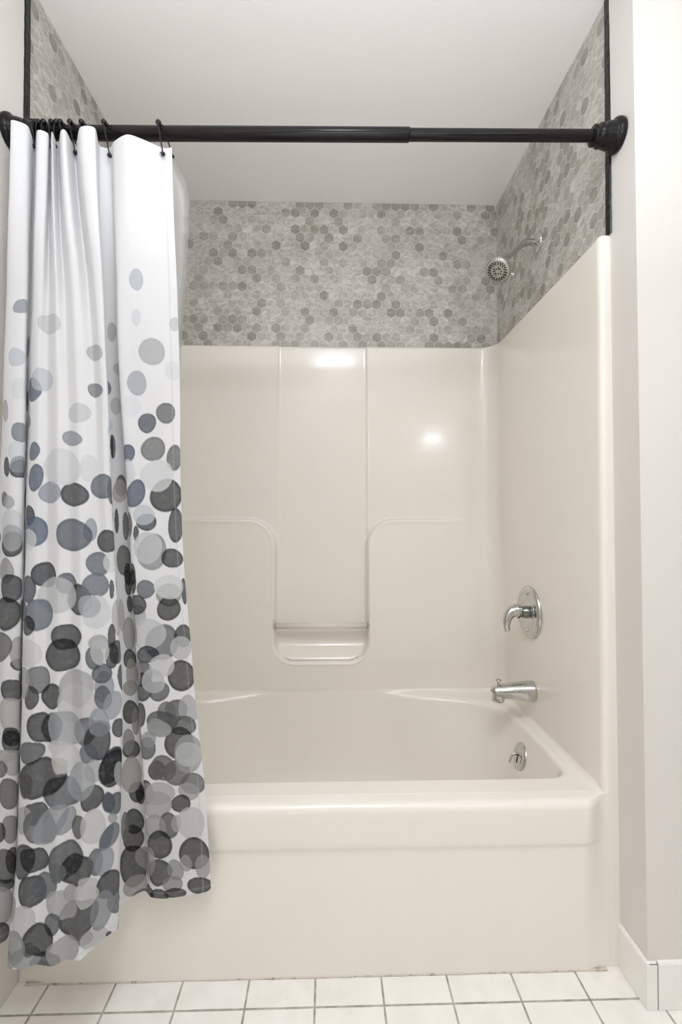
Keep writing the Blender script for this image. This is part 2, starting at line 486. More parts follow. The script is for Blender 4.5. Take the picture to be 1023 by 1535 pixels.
for a in np.linspace(0, PI / 2, 6):
    o_ = fr * (1 - math.cos(a)) ; hz = fr * (1 - math.sin(a))
    r2 = rrect(TX0 - 0.002 + o_, TX1 + 0.002 - o_, YRF + o_ * 0.6, TBW + 0.002 - o_, 0.004, 0.074 - o_ * 0.5)
    zz = ZRIM + hz * sstep(YRF + 0.0, YRF + 0.02, r2[:, 1])
    rings.append(np.c_[r2, zz])
BX0, BX1, BY0, BY1 = TX0 + 0.033, TX1 - 0.033, 1.245, 1.812
def basin(o_, z, bow=0.030):
    r2 = rrect(BX0 + o_, BX1 - o_, BY0 + o_, BY1 - o_, max(0.07 - o_ * 0.2, 0.05), max(0.20 - o_ * 0.2, 0.1), bow)
    return np.c_[r2, np.full(len(r2), z)]
er = 0.020
for a in np.linspace(0, PI / 2, 7):
    rings.append(basin(-er * 0.55 + er * math.sin(a), ZRIM - er * (1 - math.cos(a))))
for t in np.linspace(0, 1, 9)[1:]:
    rings.append(basin(er * 0.45 + 0.07 * t + 0.01 * t * t, ZRIM - er - 0.31 * t))
for a in np.linspace(0, PI / 2, 6)[1:]:
    rings.append(basin(er * 0.45 + 0.08 + 0.06 * (1 - math.cos(a)), ZRIM - er - 0.31 - 0.05 * math.sin(a)))
rings.append(basin(0.20, ZRIM - er - 0.362, 0.0))
V = np.array(rings); nr, nc = V.shape[:2]
# in the middle of the back the wall runs straight down into the basin without a ledge
xm_ = (TX0 + TX1) / 2
for k in range(nr):
    mid_ = (1 - sstep(0.16, 0.52, np.abs(V[k, :, 0] - xm_))) * sstep(BY1 - 0.20, BY1 - 0.06, V[k, :, 1])
    zt_ = ZRIM + 0.022 - 0.0035 * k if k <= 12 else V[k, :, 2]
    fade = 1.0 if k <= 18 else max(0.0, 1 - (k - 18) / 6)
    zt_ = V[k, :, 2] * (1 - mid_) + zt_ * mid_
    dz_ = np.maximum(ZRIM + 0.022 - zt_, 0); yt_ = TBW + 0.0007 - 0.03 * dz_ - 0.17 * dz_ ** 2 / (dz_ + 0.12)
    V[k, :, 1] = V[k, :, 1] * (1 - mid_ * fade) + yt_ * mid_ * fade
    V[k, :, 2] = zt_
F = grid_faces(nr, nc, wrap=True, flip=False)
me = np_mesh('tub_basin', V, F)
bm = bmesh.new(); bm.from_mesh(me); bm.verts.ensure_lookup_table()
bm.faces.new([bm.verts[(nr - 1) * nc + k] for k in range(nc)])
bm_obj('tub_basin', bm, m_tub, tub)

# apron: rolled front rim, a bowed upper band and a set-back lower panel
xs = np.r_[np.linspace(TX0 - 0.012, TX0 + 0.09, 26), np.linspace(TX0 + 0.09, TX1 - 0.09, 60)[1:-1], np.linspace(TX1 - 0.09, TX1 + 0.012, 26)]
prof = [(YRF + 0.002, ZRIM)]
r_ = 0.020; ytop = 1.134
for a in np.linspace(0, PI / 2, 8): prof.append((ytop + r_ - r_ * math.sin(a), ZRIM - r_ + r_ * math.cos(a)))
for z in np.linspace(ZRIM - r_, 0.328, 6)[1:]: prof.append((ytop + 0.006 * (ZRIM - r_ - z) / 0.085, z))
prof += [(1.1412, 0.3225), (1.1440, 0.317), (1.1460, 0.310)]
for z in np.linspace(0.30, 0.0, 10): prof.append((1.1465 + 0.0115 * (0.30 - z) / 0.30, z))
prof = np.array(prof)
V = np.zeros((len(xs), len(prof), 3))
for i, x in enumerate(xs):
    e = min(x - TX0, TX1 - x)
    k = sstep(-0.004, 0.062, e)             # 0 at the flange, 1 on the open front
    V[i, :, 0] = x
    y = prof[:, 0]
    V[i, :, 1] = np.where(y < YF - 0.001, (YF - 0.001) + (y - (YF - 0.001)) * k, y)
    V[i, :, 2] = prof[:, 1]
link_obj('apron', np_mesh('apron', V, grid_faces(len(xs), len(prof), flip=True)), m_tub, tub)

# grubby caulk line where the apron meets the floor tiles
t = NT('grubby_caulk'); o_t = t.obj()
m_dirt = t.set(Base_Color=t.mix(t.mapr(t.noise(o_t, 34, 5, 0.7), 0.50, 0.68), srgb(216, 208, 197), srgb(150, 139, 122)), Roughness=0.8)
bm = bmesh.new(); n_ = 80; prev = None; rr_ = random.Random(2)
for i in range(n_ + 1):
    x = TX0 + (TX1 - TX0) * i / n_; q = 0.0012 + rr_.uniform(-0.0009, 0.0009)
    ring = [bm.verts.new(c_) for c_ in ((x, 1.162, 0.0003), (x, 1.1568 - q, 0.0003), (x, 1.1572 - q * 0.4, 0.002 + q * 0.5), (x, 1.162, 0.003 + q * 0.4))]
    if prev:
        for k in range(4): bm.faces.new((prev[k], prev[(k + 1) % 4], ring[(k + 1) % 4], ring[k]))
    prev = ring
structure(bm_obj('trim_4', bm, m_dirt))

# clear bar across the soap niche
bz, by = at(480, 939.5, y=1.868)[2], 1.886
bm = bmesh.new(); lathe(bm, (NX0 + 0.004, by, bz), (1, 0, 0), [(0, 0), (0, 0.0115), (NX1 - NX0 - 0.006, 0.0115), (NX1 - NX0 - 0.006, 0)], 24)
gb = bm_obj('grab_bar', bm, m_bartube, tub); gb['label'] = 'clear round bar across the soap niche'
for x in (NX0 + 0.0035, NX1 - 0.0035):
    bm = bmesh.new(); lathe(bm, (x - 0.0015, by, bz), (1, 0, 0), [(0, 0), (0, 0.0135), (0.003, 0.0135), (0.003, 0)], 20)
    bm_obj('bar_socket', bm, simple('bar_socket_grey', srgb(150, 142, 132), 0.4), tub)
settle(tub)

# ------------------------------------------------------------------ chrome fittings on the right-hand wall
def place(px, py, x): return at(px, py, x=x)

# shower head
e = place(807, 364, XR)
sh = thing('showerhead', 'chrome shower head on a bent arm high on the tiled right wall', 'shower head', (XR, e[1], e[2]))
ex, ey, ez = XR - 0.0005, e[1], e[2]
bm = bmesh.new(); lathe(bm, (ex, ey, ez), (-1, 0, 0), [(0, 0.034), (0.002, 0.0345), (0.005, 0.033), (0.010, 0.024), (0.014, 0.0165), (0.016, 0.0125), (0.016, 0)], 40)
bm_obj('wall_flange', bm, m_chrome, sh)
ax = Vector((-0.50, -0.42, -0.76)).normalized()
fcen = Vector(at(746.5, 406, y=ey - 0.052)); SL = 1.22
j = np.array(fcen - ax * (0.0735 * SL - 0.012))
bm = bmesh.new()
ap = crom([(ex - 0.004, ey, ez), (ex - 0.03, ey, ez + 0.001), (ex - 0.06, ey - 0.003, ez - 0.010), tuple(j)], 8)
tube(bm, ap, 0.0112, 20)
bm_obj('shower_arm', bm, m_satin, sh)
bm = bmesh.new()
lathe(bm, j - np.array(ax) * 0.012, ax, [(h_ * SL, r_) for h_, r_ in [(0, 0.0), (0, 0.0125), (0.006, 0.0135), (0.008, 0.0135), (0.013, 0.0135), (0.015, 0.015), (0.019, 0.0175), (0.024, 0.0185),
          (0.036, 0.0195), (0.044, 0.0215), (0.048, 0.030), (0.052, 0.036), (0.056, 0.0390), (0.060, 0.0408), (0.068, 0.0412), (0.072, 0.0405), (0.0735, 0.0390)]], 48)
hd = bm_obj('spray_head', bm, m_chrome, sh)
bm = bmesh.new(); lathe(bm, fcen - ax * 0.002, ax, [(0, 0.0388), (0.002, 0.0382), (0.0045, 0.035), (0.005, 0.0)], 48)
bm_obj('face_plate', bm, simple('brushed_face_grey', srgb(196, 192, 184), 0.34, 0.55), sh)['label'] = 'pale grey spray face'
_, fu, fv = frame_of(ax)
bm = bmesh.new()
for rad, cnt, ph in ((0.0312, 22, 0), (0.0272, 20, .1), (0.0230, 16, .3), (0.0130, 10, .2), (0.0085, 6, 0.5)):
    for k in range(cnt):
        a = 2 * PI * k / cnt + ph
        if rad in (0.0130, 0.0085) and (k % 5 == 2): continue
        p = fcen + ax * 0.0026 + (fu * math.cos(a) + fv * math.sin(a)) * rad
        lathe(bm, p, ax, [(0, 0.0021), (0.0032, 0.0019), (0.004, 0.0012), (0.004, 0)], 8)
bm_obj('spray_nozzles', bm, m_rubber, sh)['kind'] = 'stuff'
sidev = (Vector((1, 0, 0)) - ax * ax.x).normalized()
bm = bmesh.new(); tube(bm, [fcen - ax * 0.008 + sidev * 0.040, fcen - ax * 0.008 + sidev * 0.052], [0.0042, 0.0052], 14)
ball(bm, fcen - ax * 0.008 + sidev * 0.052, 0.0056)
bm_obj('selector_lever', bm, m_chrome, sh)
settle(sh)

# mixer valve with a curved lever
v = place(795.5, 917.5, TX1)
vx, vy, vz = TX1 - 0.0005, v[1], v[2]
va = thing('shower_valve', 'chrome tub valve, round plate with a drooping lever, above the spout', 'faucet valve', (TX1, vy, vz))
bm = bmesh.new()
lathe(bm, (vx, vy, vz), (-1, 0, 0), [(0, 0.089), (0.003, 0.0895), (0.008, 0.0875), (0.0115, 0.082), (0.0125, 0.076), (0.0118, 0.072), (0.0105, 0.068),
      (0.0115, 0.052), (0.013, 0.049), (0.0135, 0.044), (0.0125, 0.041), (0.013, 0.030), (0.014, 0)], 72)
pl = bm_obj('valve_plate', bm, m_chrome, va)
for sz in (1, -1):
    bm = bmesh.new()
    lathe(bm, (vx - 0.0105, vy, vz + sz * 0.062), (-1, 0, 0), [(0, 0.0042), (0.003, 0.0042), (0.0038, 0.003), (0.0038, 0)], 14)
    bm_obj('screw', bm, m_satin, pl)
bm = bmesh.new()
lathe(bm, (vx - 0.012, vy, vz), (-1, 0, 0), [(0, 0.021), (0.010, 0.0205), (0.012, 0.0185), (0.026, 0.018), (0.028, 0.0205), (0.030, 0.021)], 36)
bm_obj('valve_stem', bm, simple('dark_chrome', srgb(130, 134, 128), 0.14, 1.0), va)
bm = bmesh.new()
lp = crom([(vx - 0.036, vy, vz + 0.004), (vx - 0.052, vy, vz + 0.005), (vx - 0.068, vy - 0.002, vz - 0.001), (vx - 0.080, vy - 0.005, vz - 0.018),
           (vx - 0.085, vy - 0.007, vz - 0.040), (vx - 0.083, vy - 0.008, vz - 0.058), (vx - 0.082, vy - 0.008, vz - 0.064)], 8)
lr = np.interp(np.linspace(0, 1, len(lp)), [0, .12, .3, .5, .75, .93, 1], [0.0215, 0.0225, 0.021, 0.0155, 0.0105, 0.0085, 0.004])
tube(bm, lp, lr, 24)
bm_obj('lever_handle', bm, m_chrome, va)
settle(va)

# tub spout with pull-up diverter
s0 = place(799.5, 1036, TX1)
sx, sy, sz = TX1 - 0.0005, s0[1], s0[2]
spo = thing('tub_spout', 'chrome tub spout with a small pull-up knob at its tip', 'tub spout', (TX1, sy, sz))
tip = at(742, 1037, y=sy)
Ls = sx - tip[0]
bm = bmesh.new()
sp_ = [(sx, sy, sz), (sx - 0.006, sy, sz), (sx - 0.03, sy, sz + 0.001), (sx - Ls * .5, sy, sz + 0.002), (sx - Ls * .75, sy, sz + 0.001), (sx - Ls * .92, sy, sz - 0.001),
       (sx - Ls * 1.01, sy, sz - 0.004), (sx - Ls * 1.035, sy, sz - 0.007)]
c = crom(sp_, 6)
rr = np.interp(np.linspace(0, 1, len(c)), np.linspace(0, 1, 8), [0.034, 0.0345, 0.032, 0.0275, 0.025, 0.0238, 0.0205, 0.011])
tube(bm, c, rr, 32)
# outlet lip hanging below the tip
lathe(bm, (sx - Ls * 0.90, sy, sz - 0.008), (-0.08, 0, -1), [(0, 0.0205), (0.015, 0.0208), (0.0240, 0.0205), (0.0240, 0.0172), (0.012, 0.0160), (0.012, 0)], 32)
bm_obj('spout_body', bm, m_chrome, spo)
kx = sx - Ls * 0.90
bm = bmesh.new()
lathe(bm, (kx, sy, sz + 0.014), (0, 0, 1), [(0, 0.006), (0.008, 0.0055), (0.009, 0.0042), (0.018, 0.0042), (0.020, 0.0065), (0.0225, 0.0095), (0.0245, 0.0098), (0.0265, 0.008), (0.027, 0)], 24)
bm_obj('diverter_knob', bm, m_satin, spo)
bm = bmesh.new(); lathe(bm, (kx - 0.0018, sy, sz - 0.024), (-0.08, 0, -1), [(0, 0.0), (0, 0.0160), (0.004, 0.0160), (0.004, 0)], 24)
bm_obj('outlet', bm, m_rubber, spo)
settle(spo)

# overflow plate with a trip lever on the sloping end of the basin
pz = 0.345
ox = BX1 - er * 0.45 - 0.07 * (ZRIM - er - pz) / 0.31 - 0.001
ov = place(781, 1134, ox)
oc = Vector((ox, ov[1], ov[2]))
of = thing('overflow_plate', 'small round chrome overflow plate with a trip lever inside the tub', 'overflow plate', oc)
oa = Vector((-0.97, 0, 0.25)).normalized()
bm = bmesh.new()
lathe(bm, oc - oa * 0.004, oa, [(0, 0.044), (0.006, 0.044), (0.009, 0.0425), (0.0115, 0.038), (0.0135, 0.026), (0.014, 0)], 48)
bm_obj('round_plate', bm, m_chrome, of)
bm = bmesh.new()
sc_ = oc + oa * 0.0102
up_ = (Vector((0, 0, 1)) - oa * oa.z).normalized(); sd_ = oa.cross(up_)
tube(bm, [sc_ + up_ * 0.006 - sd_ * 0.0, sc_ - up_ * 0.022 - sd_ * 0.0], 0.0035, 12, flat=(tuple(oa), 0.4))
bm_obj('lever_slot', bm, m_rubber, of)
bm = bmesh.new()
tube(bm, [sc_ + up_ * 0.004, sc_ + oa * 0.012 + up_ * 0.004, sc_ + oa * 0.020 - up_ * 0.002, sc_ + oa * 0.022 - up_ * 0.022, sc_ + oa * 0.020 - up_ * 0.028], [0.004, 0.004, 0.0042, 0.0038, 0.003], 12)
ball(bm, sc_ + oa * 0.012 + up_ * 0.004, 0.0055)
bm_obj('trip_lever', bm, m_chrome, of)
settle(of)

# ------------------------------------------------------------------ shower rod
A = at(14, 199.0, x=XL); B = at(927, 203.8, x=XR - 0.001)
A = Vector(A); B = Vector(B)
rod = thing('shower_rod', 'black telescoping shower rod spanning the alcove above the tub', 'shower curtain rod', (A + B) / 2)
dr = (B - A).normalized(); Lr = (B - A).length
jn = at(615, 203, y=(A.y + B.y) / 2); tj = (Vector(jn) - A).dot(dr)
bm = bmesh.new(); lathe(bm, A, dr, [(0.02, 0), (0.02, 0.0158), (tj - 0.004, 0.0158), (tj - 0.001, 0.0150), (tj, 0.0135)], 40)
bm_obj('outer_tube', bm, m_black, rod)
bm = bmesh.new(); lathe(bm, A, dr, [(tj - 0.02, 0.0137), (Lr - 0.03, 0.0137)], 40)
bm_obj('inner_tube', bm, m_black, rod)
fl = [(0.0004, 0.0), (0.0004, 0.0385), (0.006, 0.0395), (0.012, 0.0385), (0.016, 0.0345), (0.0175, 0.0325), (0.020, 0.0315), (0.030, 0.0300), (0.038, 0.0275), (0.043, 0.0262),
      (0.0445, 0.0272), (0.049, 0.0272), (0.051, 0.0240), (0.056, 0.0225), (0.058, 0.0235), (0.064, 0.0235), (0.0655, 0.0215), (0.0655, 0.0)]
for base, d in ((A, dr), (B, -dr)):
    bm = bmesh.new(); lathe(bm, base, d, fl, 48)
    bm_obj('end_flange', bm, m_black, rod)
settle(rod)
def rod_at(px):
    """point of the rod axis seen in picture column px"""
    lo, hi = 0.0, Lr
    for _ in range(50):
        mid = (lo + hi) / 2
        if proj(np.array(A + dr * mid))[0] < px: lo = mid
        else: hi = mid
    return A + dr * lo

# ------------------------------------------------------------------ shower curtain
#CURTAIN-BEGIN
CZ = np.array([1.998, 1.50, 1.10, 0.75, 0.47, 0.252])         # heights of the control rows
CTOP, CBOT = CZ[0], CZ[-1]
# control columns along the cloth: picture columns and depths at each height
CCOL = [
 # x(top) x2  x3  x4   x5   hem      Y(top) ...                           hem
 ([ 52,  34,  24,  16,  12,   10], [1.125, 1.10, 1.08, 1.06, 1.06, 1.06]),
 ([ 24,  12,   3,  -6, -10,  -14], [1.075, 1.07, 1.05, 1.03, 1.02, 1.01]),
 ([ 16,   8,  -2, -12, -16,  -20], [1.036, 1.03, 1.02, 1.00, 0.99, 0.99]),
 ([ 29,  22,  15,   6,   4,   -2], [1.038, 1.02, 1.00, 0.985, .985, .985]),
 ([ 43,  38,  33,  30,  25,   15], [1.052, 1.03, 1.01, 1.00, 1.00, 1.00]),
 ([ 52,  42,  39,  37,  35,   30], [1.100, 1.075,1.06, 1.05, 1.04, 1.02]),
 ([ 56,  47,  40,  33,  26,   12], [1.060, 1.040,1.010,0.985,0.960,0.940]),
 ([ 72,  58,  54,  50,  44,   32], [1.068, 1.030,0.995,0.965,0.940,0.930]),
 ([ 75,  72,  70,  68,  64,   55], [1.102, 1.040,1.003,0.972,0.948,0.938]),
 ([ 78,  86,  87,  86,  85,   78], [1.062, 1.022,0.990,0.962,0.938,0.932]),
 ([ 87, 100, 105, 107, 106,  100], [1.102, 1.032,0.998,0.972,0.950,0.945]),
 ([ 91, 112, 120, 124, 124,  120], [1.060, 1.015,0.990,0.962,0.945,0.945]),
 ([ 99, 124, 134, 140, 142,  138], [1.060, 1.018,0.998,0.972,0.958,0.968]),
 ([113, 138, 148, 156, 158,  154], [1.106, 1.030,1.000,0.975,0.970,0.990]),
 ([120, 149, 160, 171, 172,  168], [1.050, 1.012,0.998,0.985,0.985,1.005]),
 ([142, 159, 170, 183, 181,  178], [1.050, 1.020,1.012,1.000,1.005,1.018]),
 ([149, 154, 164, 177, 176,  174], [1.098, 1.080,1.072,1.065,1.065,1.066]),
 ([164, 184, 202, 215, 225,  214], [1.106, 1.118,1.116,1.114,1.114,1.114]),
 ([172, 177, 194, 206, 217,  226], [1.085, 1.060,1.066,1.072,1.076,1.096]),
 ([191, 197, 215, 227, 238,  244], [1.066, 1.062,1.068,1.078,1.085,1.092]),
 ([216, 222, 238, 254, 266,  272], [1.080, 1.066,1.075,1.082,1.090,1.097]),
 ([244, 252, 260, 278, 294,  300], [1.102, 1.072,1.078,1.088,1.094,1.103]),
 ([258, 269, 273, 290, 308,  316], [1.100, 1.080,1.084,1.092,1.098,1.110]),
]
def catmull(P, t):
    """P (n,...) sampled at float positions t in [0,n-1]; centripetal enough for our spacing"""
    n_ = len(P); i = np.clip(np.floor(t).astype(int), 0, n_ - 2); f = (t - i)
    g = lambda k: P[np.clip(k, 0, n_ - 1)]
    f = f.reshape(f.shape + (1,) * (P.ndim - 1))
    a, b, c_, d_ = g(i - 1), g(i), g(i + 1), g(i + 2)
    m0, m1 = (c_ - a) * 0.42, (d_ - b) * 0.42
    return (2 * f**3 - 3 * f**2 + 1) * b + (f**3 - 2 * f**2 + f) * m0 + (-2 * f**3 + 3 * f**2) * c_ + (f**3 - f**2) * m1
def curtain_surface(nu, nv):
    ctrl = np.zeros((len(CCOL), len(CZ), 3))
    for i, (xs_, ys_) in enumerate(CCOL):
        for k in range(len(CZ)):
            y_ = ys_[k]; z_ = CZ[k]
            # picture column -> x at this depth and height
            q = np.array([0, y_, z_]) - CAM
            tx_ = (xs_[k] - IW / 2) / FPX
            # (q+x e).R = tx (q+x e).F
            x_ = (tx_ * (q @ FWD) - q @ RGT) / (RGT[0] - tx_ * FWD[0])
            ctrl[i, k] = (x_, y_, z_)
    zi = np.linspace(0, 1, nv)                       # 0 top, 1 hem
    zz = CTOP + (CBOT - CTOP) * zi
    rowpos = np.interp(-zz, -CZ, np.arange(len(CZ)))
    rows_ = np.stack([catmull(ctrl[i], rowpos) for i in range(len(CCOL))])       # (ncol, nv, 3)
    mid = rows_[:, nv // 2, :2]; seg = np.hypot(*np.diff(mid, axis=0).T)
    dense = np.linspace(0, len(CCOL) - 1, 3000)
    P = catmull(rows_, dense)                         # (3000, nv, 3)
    prm = P[:, nv // 2, :2]; ln = np.r_[0, np.cumsum(np.hypot(*np.diff(prm, axis=0).T))]
    tgt = np.linspace(0, ln[-1], nu)
    pos = np.interp(tgt, ln, dense)
    S = catmull(rows_, pos)                           # (nu, nv, 3)
    S[:, :, 2] = zz[None, :]
    # small creases pressed into the cloth when it was folded in its packet
    U = tgt[:, None]; W = (CTOP - zz)[None, :]
    S[:, :, 1] += 0.0011 * np.sin(W * 2 * PI / 0.31 + 3 * U) * sstep(0.1, 0.4, W) + 0.0014 * np.sin(U * 46 + 2.1 * np.sin(W * 3.1)) * sstep(0.0, 0.3, W)
    return S, tgt, CTOP - zz
#CURTAIN-END

